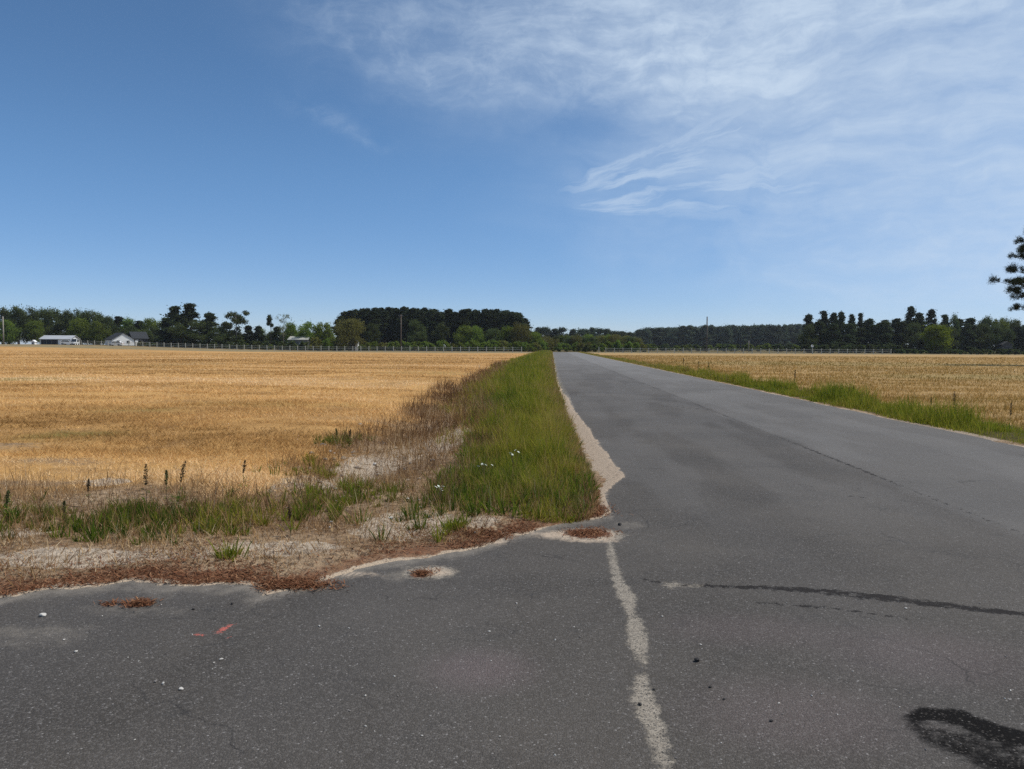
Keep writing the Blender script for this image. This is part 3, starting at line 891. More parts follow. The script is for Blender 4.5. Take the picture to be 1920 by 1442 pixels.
def build_tufts():
    """green patches of the weedy strip in front of the left field"""
    zones = [(285, 985, 150, 36, 1.0, 0.12), (215, 968, 80, 20, .6, .12), (655, 940, 90, 32, .8, .3), (15, 990, 55, 45, .8, .15), (440, 975, 110, 32, .4, .55), (830, 945, 55, 35, .8, .15), (400, 1000, 60, 24, .4, .5),
             (640, 826, 30, 14, 0.5, 0.2), (590, 880, 60, 18, .25, .45), (-150, 990, 120, 50, .6, .2), (-400, 1000, 160, 50, .6, .3), (850, 1000, 26, 18, .6, .4), (1000, 945, 70, 25, .6, .6), (440, 1045, 14, 10, .7, .4)]
    X, Y, H, T, A, L = [], [], [], [], [], []
    for px, py, rx, ry, s, tn in zones:
        cx, cy = W(px, py)
        sx, sy = rx * cy / FPX, ry * cy * cy / (EYE * FPX)
        nt_ = int(sx * sy * 260 * s) + 5
        for _ in range(nt_):
            x0, y0 = cx + RNG.normal(0, 0.55) * sx, cy + RNG.normal(0, 0.55) * sy
            if asph_d(np.array(x0), np.array(y0)) < 0.15:
                continue
            k = RNG.integers(10, 34)
            sz = RNG.uniform(0.5, 1.2)
            a = RNG.uniform(0, 6.283, k)
            r = np.abs(RNG.normal(0, 0.035, k)) * sz
            X.append(x0 + r * np.cos(a)); Y.append(y0 + r * np.sin(a))
            A.append(a); L.append(RNG.uniform(0.15, 1.1, k))
            H.append(RNG.uniform(0.05, 0.19, k) * sz)
            T.append(np.clip(tn + RNG.normal(0, 0.10) + 0.12 * RNG.standard_normal(k), 0, 1))
    x, y, h, t, a, l = map(np.concatenate, (X, Y, H, T, A, L))
    n = len(x)
    blades('green_weeds', x, y, h, RNG.uniform(0.006, 0.015, n), l, t, M_GRASS, 'low green weeds in patches between the driveway and the straw field', az=a)


def build_dry():
    n = 150000
    y = logy(n, 4.6, 70)
    x = RNG.uniform(-13, -0.3, n)
    ld = left_edge_field(y)
    f = field_mask(x, y)
    d = asph_d(x, y)
    cl = fbm(x * 1.6, y * 1.2, 66)
    band = (1 - ss(f, 0.45, 1.0)) * ss(d, 0.05, 0.5) * (x < verge_l(y) + 0.35)
    pale = np.zeros(n)
    for (px, py, rx, ry) in [(690, 862, 75, 38), (760, 985, 120, 34), (120, 1050, 190, 18), (850, 815, 50, 26)]:
        pale = np.maximum(pale, 1 - ss(epx(x, y, px, py, rx, ry), 0.4, 1.1))
    keep = RNG.random(n) < band * (0.2 + 1.0 * ss(cl, 0.32, 0.6)) * (1 - 0.75 * pale)
    x, y, cl, d = x[keep], y[keep], cl[keep], d[keep]
    n = len(x)
    h = (0.08 + 0.36 * RNG.random(n) ** 1.7) * (0.4 + cl) * (0.35 + 0.65 * ss(d, 0.3, 1.6)) * (1.0 + 0.4 * ss(y, 9, 20))
    tone = np.clip(-0.06 + 0.85 * fbm(x * 0.9, y * 0.9, 67) + 0.2 * RNG.standard_normal(n) + 0.15 * (1 - ss(y, 6, 9)), 0, 1)
    w = np.maximum(0.004, y * 0.0005) * RNG.uniform(0.6, 1.4, n)
    blades('dry_weeds', x, y, h, w, RNG.uniform(0.05, 1.15, n), tone, M_DRY, 'dead brown weeds and stalks on the bare ground between driveway and field')
    # reddish weeds on the sunny side of the verge, near the road corner
    n = 16000
    y = logy(n, 7.0, 20)
    x = verge_r(y) - np.abs(RNG.normal(0, 0.10, n)) - 0.02
    k = RNG.random(n) < (1 - ss(y, 7.8, 10)) * 0.5 + 0.12
    x, y = x[k], y[k]
    n = len(x)
    blades('dry_weeds', x, y, 0.04 + 0.10 * RNG.random(n), RNG.uniform(.004, .009, n), RNG.uniform(0.1, 1.3, n), np.clip(RNG.normal(0.55, 0.2, n), 0, 1), M_DRY,
           'short red-brown weeds along the sandy edge of the left verge')


def build_mat():
    """flattened dead grass on the bare strip"""
    n = 150000
    y = logy(n, 4.7, 26)
    x = RNG.uniform(-11, 0.3, n)
    d = asph_d(x, y)
    f = field_mask(x, y)
    m = fbm(x * 1.3, y * 1.3, 91)
    keep = RNG.random(n) < (1 - ss(f, 0.5, 1.0)) * ss(d, 0.12, 0.5) * (x < verge_l(y) + 0.4) * (0.12 + 0.9 * ss(m, 0.36, 0.62))
    keep &= RNG.random(n) > 0.6 * (epx(x, y, 120, 1052, 210, 24) < 1.0)
    keep |= (RNG.random(n) < 0.8) & (epx(x, y, 790, 995, 130, 32) < 1.0) & (d > 0.15)
    x, y, m = x[keep], y[keep], m[keep]
    n = len(x)
    blades('dead_grass_mat', x, y, RNG.uniform(0.04, 0.14, n), RNG.uniform(.003, .008, n), RNG.uniform(0.45, 1.55, n), np.clip(-0.05 + 1.15 * fbm(x * 0.9, y * 1.4, 92) + 0.25 * RNG.standard_normal(n), 0, 1), M_DRY,
           'flattened dead grass matted over the bare strip beside the driveway', 0.2)


def build_stubble():
    n = 420000
    y = logy(n, 7.2, 150)
    u = RNG.uniform(-0.92, -0.02, n)
    x = u * y + RNG.uniform(-3, 0, n)
    f = field_mask(x, y)
    cl = fbm(x * 0.55 + y * 0.06, y * 1.1, 71)
    grey = 1 - ss(epx(x, y, 20, 838, 130, 14), 0.3, 1.2)
    keep = RNG.random(n) < f * (0.25 + 0.85 * ss(cl, 0.28, 0.6)) * (1 - 0.7 * grey) * (x < -1.5)
    x, y, cl = x[keep], y[keep], cl[keep]
    n = len(x)
    h = (0.04 + 0.11 * RNG.random(n)) * (0.6 + 0.8 * cl)
    w = np.maximum(0.004, y * 0.0006) * RNG.uniform(0.7, 1.5, n)
    rows = fbm(x * 0.12 + y * 0.03, y * 0.6 + x * 0.10, 72)
    patch = fbm(x * 0.10 + 3, y * 0.16, 75)
    q = (y + 0.010 * (x + 18) ** 2) / 2.6
    swath = vnoise(q, q * 0 + 0.5, 76) + 0.5 * vnoise(q * 2.3 + x * 0.02, q * 0 + 0.5, 77) - 0.75
    tone = np.clip(-0.50 + 0.70 * rows + 1.35 * patch + 0.95 * swath + 0.60 * (fbm(x * 0.55, y * 0.8, 78) - 0.5) + 0.14 * RNG.standard_normal(n) + 0.10 * (1 - ss(y, 10, 50)), 0, 1)
    blades('straw_stubble', x, y, h, w, RNG.uniform(0.7, 1.55, n), tone, M_STRAW, 'golden dead crop stubble covering the left field', 0.3)
    n = 200000
    y = logy(n, 9, 150)
    x = 9.3 + RNG.random(n) ** 1.3 * (0.62 * y + 6)
    f = field_mask(x, y)
    cl = fbm(x * 0.4, y * 0.9, 73)
    green = np.maximum(1 - ss(epx(x, y, 1620, 683, 420, 4.5), 0.3, 1.2), 1 - ss(epx(x, y, 1900, 708, 300, 6), 0.3, 1.2))
    keep = RNG.random(n) < f * (0.25 + 0.8 * ss(cl, 0.3, 0.6)) * (1 - 0.5 * green)
    x, y, cl, green = x[keep], y[keep], cl[keep], green[keep]
    n = len(x)
    h = (0.05 + 0.15 * RNG.random(n)) * (0.6 + 0.8 * cl)
    w = np.maximum(0.006, y * 0.0006) * RNG.uniform(0.7, 1.5, n)
    tone = np.clip(0.05 + 0.6 * fbm(x * 0.05, y * 0.3, 74) + 0.12 * RNG.standard_normal(n) - 0.25 * green, 0, 1)
    blades('straw_stubble', x, y, h, w, RNG.uniform(0.3, 1.4, n), tone, M_STRAW2, 'tan dead crop stubble covering the right field', 0.3)


def build_litter():
    n = 26000
    x = RNG.uniform(-7, 0.5, n)
    y = apron_y(x) + np.abs(RNG.normal(0, 0.20, n)) * (0.5 + 1.4 * vnoise(x * 1.7, x * 0 + 2, 83)) - 0.04 + (RNG.random(n) < 0.12) * RNG.uniform(0, 0.7, n)
    d = asph_d(x, y)
    m = fbm(x * 1.1, y * 1.1, 81)
    k = RNG.random(n) < ss(m, 0.36, 0.6) * 0.75 + 0.05
    x, y = x[k], y[k]
    X, Y = [x], [y]
    for px, py, rx, ry, c in [(1102, 1000, 46, 10, 900), (792, 1076, 22, 7, 260), (262, 1133, 28, 8, 320), (205, 1134, 22, 4, 60), (560, 1098, 70, 10, 1500), (900, 1005, 70, 10, 900), (1120, 958, 30, 12, 700)]:
        cx, cy = W(px, py)
        X.append(cx + RNG.normal(0, 0.5, c) * rx * cy / FPX)
        Y.append(cy + RNG.normal(0, 0.5, c) * ry * cy * cy / (EYE * FPX))
    x, y = np.concatenate(X), np.concatenate(Y)
    d = asph_d(x, y)
    z = np.where(d < 0, 0.003, ground_z(x, y)) + RNG.uniform(0, 0.008, len(x))
    n = len(x)
    blades('leaf_litter', x, y, RNG.uniform(0.02, 0.06, n), RNG.uniform(.004, .012, n), RNG.uniform(1.2, 1.55, n), np.clip(RNG.normal(0.5, 0.25, n), 0, 1), M_LIT,
           'red-brown dead needles and leaves drifted along the edge of the driveway', 0.2, z=z)


build_verge()
build_tufts()
build_dry()
build_mat()
build_stubble()
build_litter()

# ------------------------------------------------------------------ trees
M_BARK = simple('bark', (0.085, 0.065, 0.05), 0.95, 0.1, 0.2, 6.0)
M_BARK_PALE = simple('pale_bark', (0.20, 0.17, 0.14), 0.95, 0.1, 0.2, 6.0)
L_PINE = leaf_mat('pine_needles', (0.020, 0.029, 0.015), (0.060, 0.074, 0.032), 0.25)
L_PINED = leaf_mat('dark_pine_needles', (0.022, 0.034, 0.016), (0.075, 0.092, 0.036), 0.3)
L_DARK = leaf_mat('dark_leaves', (0.038, 0.058, 0.020), (0.125, 0.15, 0.050), 0.38)
L_GREEN = leaf_mat('green_leaves', (0.080, 0.125, 0.018), (0.20, 0.25, 0.045), 0.45)
L_BRIGHT = leaf_mat('bright_leaves', (0.095, 0.145, 0.010), (0.21, 0.27, 0.025), 0.45)
L_OLIVE = leaf_mat('olive_leaves', (0.10, 0.105, 0.025), (0.23, 0.22, 0.06), 0.45)
L_PALE = leaf_mat('pale_leaves', (0.12, 0.13, 0.07), (0.24, 0.24, 0.14), 0.35)
L_FAR = leaf_mat('far_wood_leaves', (0.042, 0.060, 0.042), (0.105, 0.128, 0.075), 0.35)  # bluish lift of distant haze put into the leaf colour


def leaf_cloud(cs, rs, n, size, rng, flat=0.75):
    """n leaf faces spread through a set of clumps (centres, radii)"""
    cs, rs = np.array(cs), np.array(rs)
    p = rs ** 2 / np.sum(rs ** 2)
    k = rng.choice(len(cs), n, p=p)
    d = rng.normal(size=(n, 3))
    d /= np.linalg.norm(d, axis=1)[:, None]
    rad = np.where(rng.random(n) < 0.78, rng.random(n) ** 0.5, np.clip(np.abs(rng.normal(size=n)) * 0.85, 0, 1.75))
    c = cs[k] + d * (rad * rs[k])[:, None] * np.array([1, 1, flat])
    nr = d * 0.6 + rng.normal(size=(n, 3)) * 0.7 + np.array([0, 0, 0.35])
    nr /= np.linalg.norm(nr, axis=1)[:, None]
    a = np.cross(nr, rng.normal(size=(n, 3)))
    a /= np.linalg.norm(a, axis=1)[:, None]
    b = np.cross(nr, a)
    s = size * rng.uniform(0.55, 1.35, n)[:, None]
    v = np.stack([c - a * s, c - b * s * 0.55 + nr * s * 0.12, c + a * s, c + b * s * 0.55 + nr * s * 0.12], 1).reshape(-1, 3)
    tone_c = rng.random(len(cs))
    tone = np.clip(tone_c[k] * 0.55 + rng.random(n) * 0.45, 0, 1)
    f = np.arange(n)[:, None] * 4 + np.array([[0, 1, 2, 3]])
    return v, f, np.repeat(tone, 4)


def trunk_mesh(h, r, limbs, rng, mat, name='trunk', lean=0.03):
    m = MB()
    path, rad = [], []
    for i in range(6):
        t = i / 5
        path.append((lean * h * math.sin(t * 2.5) * rng.uniform(0.4, 1), lean * h * t * rng.uniform(-0.5, 0.5), -0.3 + t * (h + 0.3)))
        rad.append(r * (1.25 if i == 0 else 1 - 0.78 * t))
    m.tube(path, rad, 7)
    for (z0, tip) in limbs:
        b = np.array([np.interp(z0, [p[2] for p in path], [p[0] for p in path]), np.interp(z0, [p[2] for p in path], [p[1] for p in path]), z0])
        tip = np.array(tip)
        mid = b * 0.45 + tip * 0.55 + np.array([0, 0, -0.05 * np.linalg.norm(tip - b)])
        lr = r * 0.42 * (1 - 0.55 * z0 / h)
        m.tube([b, mid, tip], [lr, lr * 0.6, lr * 0.2], 5)
    return m.build(name, mat, None, True, obj=False)


def make_kind(key, seed, h, w, base, style, lmat, nleaf, lsize, bark=None):
    """one tree kind: crown mesh and trunk mesh at real size"""
    rng = np.random.default_rng(seed)
    cs, rs, limbs = [], [], []
    if style == 'round':
        for i in range(30):
            a = rng.uniform(0, 2 * math.pi)
            t = rng.random() ** 0.8
            zz = base + (h - base) * (0.10 + 0.82 * t)
            prof = math.sin(math.pi * (0.12 + 0.80 * t)) ** 0.7
            rr = w / 2 * prof * rng.uniform(0.35, 0.88)
            cs.append((rr * math.cos(a), rr * math.sin(a), zz))
            rs.append(w * rng.uniform(0.14, 0.24))
    elif style == 'pine':
        for i in range(52):
            t = (i + rng.random()) / 52
            zz = base + (h - base) * (0.04 + 0.93 * t)
            prof = (0.55 + 0.45 * math.sin(math.pi * min(1, t * 1.25))) * (1 - 0.84 * t ** 2.0)
            a = rng.uniform(0, 2 * math.pi)
            rr = w / 2 * prof * rng.uniform(0.15, 1.0)
            cs.append((rr * math.cos(a), rr * math.sin(a), zz))
            rs.append(w * rng.uniform(0.11, 0.20))
        cs.append((0, 0, h - w * 0.05)); rs.append(w * 0.08)
    elif style == 'upright':
        for i in range(26):
            a = rng.uniform(0, 2 * math.pi)
            t = rng.random()
            zz = base + (h - base) * (0.05 + 0.9 * t)
            rr = w / 2 * (0.35 + 0.65 * t) * rng.uniform(0.3, 1.0)
            cs.append((rr * math.cos(a), rr * math.sin(a), zz))
            rs.append(w * rng.uniform(0.10, 0.17))
    elif style == 'tuft':                       # bare trunk with a tuft at the top
        for i in range(10):
            a = rng.uniform(0, 2 * math.pi)
            zz = base + (h - base) * rng.uniform(0.05, 0.9)
            rr = w / 2 * rng.uniform(0.1, 0.75)
            cs.append((rr * math.cos(a), rr * math.sin(a), zz)); rs.append(w * rng.uniform(0.13, 0.2))
    elif style == 'bush':
        for i in range(18):
            a = rng.uniform(0, 2 * math.pi)
            t = rng.random()
            zz = h * (0.12 + 0.74 * t)
            rr = w / 2 * math.sqrt(max(0.05, 1 - t * t * 0.9)) * rng.uniform(0.2, 0.85)
            cs.append((rr * math.cos(a), rr * math.sin(a), zz)); rs.append(min(w, h) * rng.uniform(0.14, 0.24))
    cs = np.array(cs)
    for i in rng.choice(len(cs), min(9, len(cs)), replace=False):
        c = cs[i]
        z0 = max(0.2 * h if style != 'bush' else 0.05, c[2] - rng.uniform(0.08, 0.2) * h)
        limbs.append((min(z0, 0.92 * h), c))
    v, f, tone = leaf_cloud(cs, rs, nleaf, lsize, rng, 0.8 if style != 'pine' else 0.62)
    crown = np_mesh('crown', v, [f], lmat, {'tone': tone}, obj=False)
    trunk = trunk_mesh(h * (0.86 if style != 'bush' else 0.6), max(0.05, h * 0.017), limbs, rng, bark or M_BARK, 'trunk' if style != 'bush' else 'stem')
    return dict(key=key, h=h, w=w, crown=crown, trunk=trunk)


KINDS = {}


def kind(key, *a, **k):
    KINDS[key] = make_kind(key, *a, **k)


for i in range(4):
    kind('pine%d' % i, 100 + i, 16, 6.0, 3.5, 'pine', L_PINE, 5200, 0.27)
for i in range(2):
    kind('low_pine%d' % i, 110 + i, 14, 6.5, 0.6, 'pine', L_PINED, 6000, 0.28)
for i in range(3):
    kind('dark%d' % i, 120 + i, 13, 10, 0.1, 'round', L_DARK, 7500, 0.27)
for i in range(3):
    kind('green%d' % i, 130 + i, 9, 8.5, 0.2, 'round', L_GREEN, 5600, 0.24)
kind('bright0', 140, 9, 8.5, 0.5, 'round', L_BRIGHT, 5600, 0.25)
for i in range(2):
    kind('olive%d' % i, 145 + i, 10, 11, 0.1, 'round', L_OLIVE, 6500, 0.24)
kind('upright0', 150, 13, 8.0, 2.0, 'upright', L_DARK, 4200, 0.25, M_BARK_PALE)
kind('sparse0', 155, 12, 7.0, 3.5, 'upright', L_PALE, 1000, 0.2, M_BARK_PALE)
kind('tuft0', 160, 12, 5.0, 7.5, 'tuft', L_PINE, 1700, 0.24)
for i in range(3):
    kind('bush%d' % i, 170 + i, 2.6, 4.0, 0, 'bush', L_GREEN, 1900, 0.18)
for i in range(2):
    kind('olive_bush%d' % i, 180 + i, 2.6, 4.2, 0, 'bush', L_OLIVE, 1900, 0.18)
for i in range(2):
    kind('dark_bush%d' % i, 185 + i, 2.4, 4.0, 0, 'bush', L_DARK, 1900, 0.18)
for i in range(4):
    kind('far%d' % i, 190 + i, 15, 9, 0.5, 'round' if i % 2 else 'pine', L_FAR, 4600, 0.38)
PR = random.Random(5)


def plant(kd, name, px, dist, top=None, wpx=None, label=None, cat='tree', group=None, h=None, w=None):
    """a tree on the sight line through photo column px, `dist` metres north; top = photo row of its tip"""
    K = KINDS[kd]
    x = AT(px, dist)
    z = float(land(np.array(x), np.array(dist)))
    rng = math.hypot(x, dist)
    if h is None:
        h = ZH(px, top, dist) - z
    if w is None:
        w = wpx * dist / FPX if wpx else K['w'] * h / K['h']
    if kd.startswith(('pine', 'low_pine', 'far')):
        w *= 1.32
    s = (w / K['w'], w / K['w'], h / K['h'])
    r = empty(name, (x, dist, z), PR.uniform(0, 6.28), s)
    tag(r, label, cat, group)
    link(bpy.data.objects.new('trunk' if 'bush' not in kd else 'stem', K['trunk']), r)
    link(bpy.data.objects.new('crown', K['crown']), r)
    return r


# --- wood at the far left, behind the long shed
LEFT = [(-40, 578, 60), (4, 577, 46), (34, 573, 44), (62, 576, 40), (92, 579, 44), (124, 581, 46), (152, 580, 40), (176, 582, 46), (200, 592, 44)]
for i, (px, ty, wp) in enumerate(LEFT):
    plant('dark%d' % (i % 3), 'broadleaf_tree', px, 262 + PR.uniform(-4, 4), ty, wp, 'dark broadleaf tree in the wood behind the long white shed', 'tree', 'trees of the wood behind the long shed')
for i in range(12):
    px = -60 + i * 24 + PR.uniform(-5, 5)
    plant('dark%d' % (i % 3), 'broadleaf_tree', px, 276 + PR.uniform(-4, 4), 584 + PR.uniform(-6, 6) + (12 if px > 190 else 0), 40, 'dark broadleaf tree in the wood behind the long white shed', 'tree', 'trees of the wood behind the long shed')
for i, (px, ty) in enumerate([(18, 598), (66, 603), (150, 596), (186, 600)]):
    plant('green%d' % (i % 3), 'understory_tree', px, 254, ty, 44, 'lower green tree at the front of the wood behind the long shed', 'tree', 'lower trees in front of the left wood')
for px, ty, kd, lab in [(224, 593, 'pine1', 'round-topped small pine rising behind the white gabled house'), (243, 598, 'green1', 'green tree just right of the small pine behind the white house'),
                        (262, 601, 'pine2', 'slim dark pine above the grey-roofed wing of the white house'), (281, 596, 'green2', 'pale green tree above the right end of the grey roof'),
                        (300, 600, 'green0', 'green tree between the grey roof and the big dark pine clump'), (212, 601, 'dark2', 'low dark tree against the left slope of the white gable')]:
    plant(kd, 'broadleaf_tree' if 'pine' not in kd else 'pine_tree', px, 275, ty, 34, lab, 'tree')
# --- big clump of dark pines
for px, ty, wp, lab in [(328, 574, 50, 'dark pine with a rounded head, left of the tallest pine in the clump'), (356, 569, 54, 'tallest dark pine of the clump between the white house and the upright tree'),
                        (394, 586, 44, 'dark pine stepping down on the right of the pine clump'), (312, 596, 40, 'lowest dark pine at the left foot of the pine clump')]:
    plant('low_pine%d' % (PR.randrange(2)), 'pine_tree', px, 240 + PR.uniform(-2, 2), ty, wp, lab, 'pine')
for px, ty, wp in [(340, 606, 50), (375, 602, 52), (408, 610, 40)]:
    plant('dark%d' % PR.randrange(3), 'broadleaf_tree', px, 236, ty, wp, 'low dark tree filling the foot of the big pine clump', 'tree', 'low trees under the pine clump')
plant('upright0', 'broadleaf_tree', 442, 238, 581, 50, 'loose upright tree with sky showing between its spreading branches')
plant('pine0', 'pine_tree', 424, 246, 604, 30, 'small dark pine squeezed left of the loose upright tree', 'pine')
for px, ty, lab in [(466, 610, 'low dark pine to the right of the loose upright tree'), (485, 611, 'low dark pine just left of the tufted pine'), (520, 612, 'dark low pine right behind the tufted pine')]:
    plant('low_pine0', 'pine_tree', px, 246, ty, 28, lab, 'pine')
plant('tuft0', 'pine_tree', 507, 240, 588, 20, 'slender pine with a bare trunk and one tuft of needles on top', 'pine')
plant('sparse0', 'broadleaf_tree', 531, 240, 589, 28, 'thin pale tree with hardly any leaves beside the tufted pine')
plant('green1', 'broadleaf_tree', 545, 244, 606, 34, 'light green tree below the thin pale tree')
plant('green0', 'broadleaf_tree', 574, 242, 601, 44, 'rounded mid-green tree left of its twin behind the pale low building')
plant('green2', 'broadleaf_tree', 606, 243, 604, 42, 'rounded mid-green tree between its twin and the olive willow-like tree')
plant('olive0', 'broadleaf_tree', 654, 232, 598, 66, 'wide olive tree with drooping sides at the left end of the pine block')
plant('olive_bush0', 'bush', 590, 228, 630, 34, 'round grey-green bush right of the pale low building', 'bush')
plant('bush1', 'bush', 612, 228, 634, 26, 'small green bush between the round bush and the olive tree', 'bush')
for px, ty, wp in [(455, 636, 30), (478, 638, 30), (430, 640, 28), (400, 640, 26), (500, 638, 26), (530, 639, 24), (548, 638, 26), (570, 639, 26), (632, 638, 24)]:
    plant('dark_bush%d' % PR.randrange(2), 'bush', px, 230, ty, wp, 'dark low bush along the left fence between pine clump and olive tree', 'bush', 'bushes along the left fence')
for i in range(30):
    px = 262 + i * 14.5 + PR.uniform(-4, 4)
    plant('bush%d' % PR.randrange(3) if i % 3 else 'olive_bush0', 'bush', px, 238 + PR.uniform(-2, 2), 641.5 + 4.5 * ss(px, 250, 700) + PR.uniform(-2, 2), 26, 'low green bush in the strip behind the left fence', 'bush', 'bushes in the strip behind the left fence')
for i in range(16):
    px = 150 + i * 12 - (i // 8) * 4 + PR.uniform(-4, 4)
    plant('dark%d' % (i % 3), 'understory_tree', px, 268 + PR.uniform(-3, 3), 615 + PR.uniform(-6, 8), 30, 'low dark tree filling in behind the gabled house', 'tree', 'low trees behind the gabled house')
for i in range(13):
    px = 418 + i * 17 + PR.uniform(-4, 4)
    plant('dark%d' % (i % 3) if i % 2 else 'green%d' % (i % 3), 'understory_tree', px, 252 + PR.uniform(-3, 3), 622 + PR.uniform(-6, 6), 32, 'low tree in the background row between the pine clump and the olive tree', 'tree', 'background row by the pine clump')
# --- the dense pine block
tops = [(628, 596), (640, 590), (654, 584), (680, 581), (720, 579), (750, 577), (800, 580), (850, 581), (900, 582), (950, 583), (975, 586), (990, 594), (1000, 606)]


def block_top(px):
    return np.interp(px, [t[0] for t in tops], [t[1] for t in tops])


for row in range(4):
    n = 21
    for i in range(n):
        px = 640 + (i + 0.5 * (row % 2)) * (990 - 640) / n + PR.uniform(-4, 4)
        ty = block_top(px) + row * 1.0 + PR.uniform(-4.5, 5.5)
        plant('pine%d' % PR.randrange(4), 'pine_tree', px, 262 + row * 7 + PR.uniform(-2, 2), ty, 33 + PR.uniform(-4, 5), 'tall dark pine standing in the dense square pine block behind the left fence', 'pine', 'pines of the dense square block')
for i in range(14):
    px = 655 + i * 24 + PR.uniform(-5, 5)
    plant('low_pine%d' % (i % 2), 'pine_tree', px, 292, 606 + PR.uniform(-6, 6), 36, 'young pine in the shade at the back of the square pine block', 'pine', 'young pines in the square block')
for px, ty, wp, kd, lab in [(700, 606, 36, 'dark0', 'dark underwood tree at the left front of the pine block'), (782, 600, 40, 'dark1', 'dark tree in front of the pine block, right of the tall pole'), (826, 606, 36, 'dark2', 'dark tree in the middle front of the pine block'),
                            (870, 607, 46, 'green0', 'round green tree against the front of the pine block'), (893, 611, 34, 'green2', 'second green tree crowding the round one before the pine block'),
                            (922, 616, 40, 'dark1', 'greyish dark tree before the right half of the pine block'), (955, 614, 44, 'green1', 'green tree at the right shoulder of the pine block'),
                            (978, 602, 46, 'olive1', 'tall olive-green tree on the sloping right end of the pine block'), (1003, 622, 34, 'green2', 'small green tree below the sloping end of the pine block')]:
    plant(kd, 'broadleaf_tree', px, 250 + PR.uniform(-2, 2), ty, wp, lab)
for i in range(26):
    px = 690 + i * 13.2 + PR.uniform(-4, 4)
    plant(PR.choice(['bush0', 'bush1', 'bush2', 'bush0', 'olive_bush1']), 'bush', px, 240 + PR.uniform(-3, 3), 641 + PR.uniform(-4, 3), 26 + PR.uniform(-5, 8), 'low green bush in the hedge at the foot of the pine block', 'bush', 'bushes at the foot of the pine block')
# --- beyond the end of the road
for i, (px, ty) in enumerate([(1008, 614), (1022, 613), (1040, 616), (1056, 613), (1074, 617), (1092, 616), (1110, 614), (1124, 614), (1138, 617), (1150, 620), (1165, 621), (1178, 622)]):
    plant('far%d' % (i % 4), 'broadleaf_tree', px, 380 + PR.uniform(-14, 14), ty, 26, 'hazy dark tree in the low wood beyond the end of the road', 'tree', 'trees beyond the end of the road')
for i in range(18):
    px = 1005 + i * 11 + PR.uniform(-3, 3)
    plant(PR.choice(['green0', 'olive1', 'green2', 'olive0', 'dark1']), 'small_tree', px, 285 + PR.uniform(-12, 12), 629 + PR.uniform(-5, 5), 28, 'small mixed green tree in the thicket closing off the end of the road', 'tree', 'thicket at the end of the road')
for i in range(17):
    px = 1004 + i * 12.5 + PR.uniform(-3, 3)
    plant(PR.choice(['bush0', 'bush1', 'olive_bush0', 'olive_bush1', 'bush2']), 'bush', px, 252 + PR.uniform(-4, 4), 642 + PR.uniform(-4, 3), 26, 'green bush in the thicket right at the end of the road', 'bush', 'bushes at the end of the road')
plant('dark_bush0', 'bush', 1102, 236, 646, 24, 'almost black dense bush on the right at the end of the road', 'bush')
# --- long far wood on the right
for row in range(3):
    for i in range(24):
        px = 1182 + (i + 0.4 * row) * 13.8 + PR.uniform(-4, 4)
        ty = np.interp(px, [1180, 1200, 1240, 1300, 1400, 1500, 1540], [622, 616, 612, 611, 609, 607, 606]) + row * 1.2 + PR.uniform(-1.5, 3)
        plant('far%d' % PR.randrange(4), 'far_tree', px, 520 + row * 18 + PR.uniform(-6, 6), ty, 24 + PR.uniform(-4, 5), 'hazy tree in the long even wood far behind the right fence', 'tree', 'trees of the far wood behind the right fence')
for i in range(26):
    px = 1175 + i * 13 + PR.uniform(-4, 4)
    plant(PR.choice(['bush0', 'dark_bush0', 'bush1', 'dark_bush1', 'bush2']), 'bush', px, 330 + PR.uniform(-8, 8), 645.5 + PR.uniform(-2, 2), 24, 'low bush in the hedge before the far wood', 'bush', 'hedge before the far wood')
# --- pines and broadleaf trees behind the right field
RP = [(1515, 589, 30, 'low_pine0', 'dark pine at the left end of the right-hand row, beside the far wood'), (1544, 583, 30, 'low_pine1', 'dark pine with a flat top, second in the right-hand row'), (1562, 586, 26, 'pine0', 'dark pine close against the flat-topped one'),
      (1576, 584, 24, 'low_pine0', 'dark pine in the middle of the first group of the right-hand row'), (1596, 589, 22, 'pine3', 'pointed dark pine left of the narrow spire-like pine'), (1612, 587, 20, 'low_pine1', 'narrow spire-like dark pine of the right-hand row'),
      (1630, 597, 28, 'low_pine0', 'dark pine where the right-hand row dips'), (1660, 600, 32, 'low_pine1', 'lower dark pine right of the dip in the row'), (1680, 597, 30, 'pine1', 'dark pine left of the tallest pine with the knobbed top'),
      (1706, 574, 26, 'pine2', 'tallest pine of the right-hand row with a knobbed round top'), (1722, 586, 30, 'low_pine0', 'dark pine between the knobbed top and the feathery one'), (1745, 580, 28, 'pine3', 'feathery pine with upright twigs right of the tallest'),
      (1771, 590, 28, 'low_pine1', 'dark pine behind the bright round tree'), (1788, 589, 26, 'dark0', 'pale-topped tree just right of the bright round tree'), (1818, 596, 36, 'low_pine0', 'dark cone-shaped pine right of the gap beyond the bright tree'),
      (1845, 593, 34, 'dark1', 'leafy dark tree between the cone-shaped pine and the frame edge'), (1872, 597, 34, 'green2', 'yellow-green topped tree near the right frame edge'), (1905, 600, 36, 'dark2', 'dark leafy tree under the overhanging pine at the right edge'), (1940, 598, 40, 'green1', 'green tree cut by the right frame edge')]
for px, ty, wp, kd, lab in RP:
    plant(kd, 'pine_tree' if 'pine' in kd else 'broadleaf_tree', px, 262 + PR.uniform(-3, 3), ty, wp, lab, 'pine' if 'pine' in kd else 'tree')
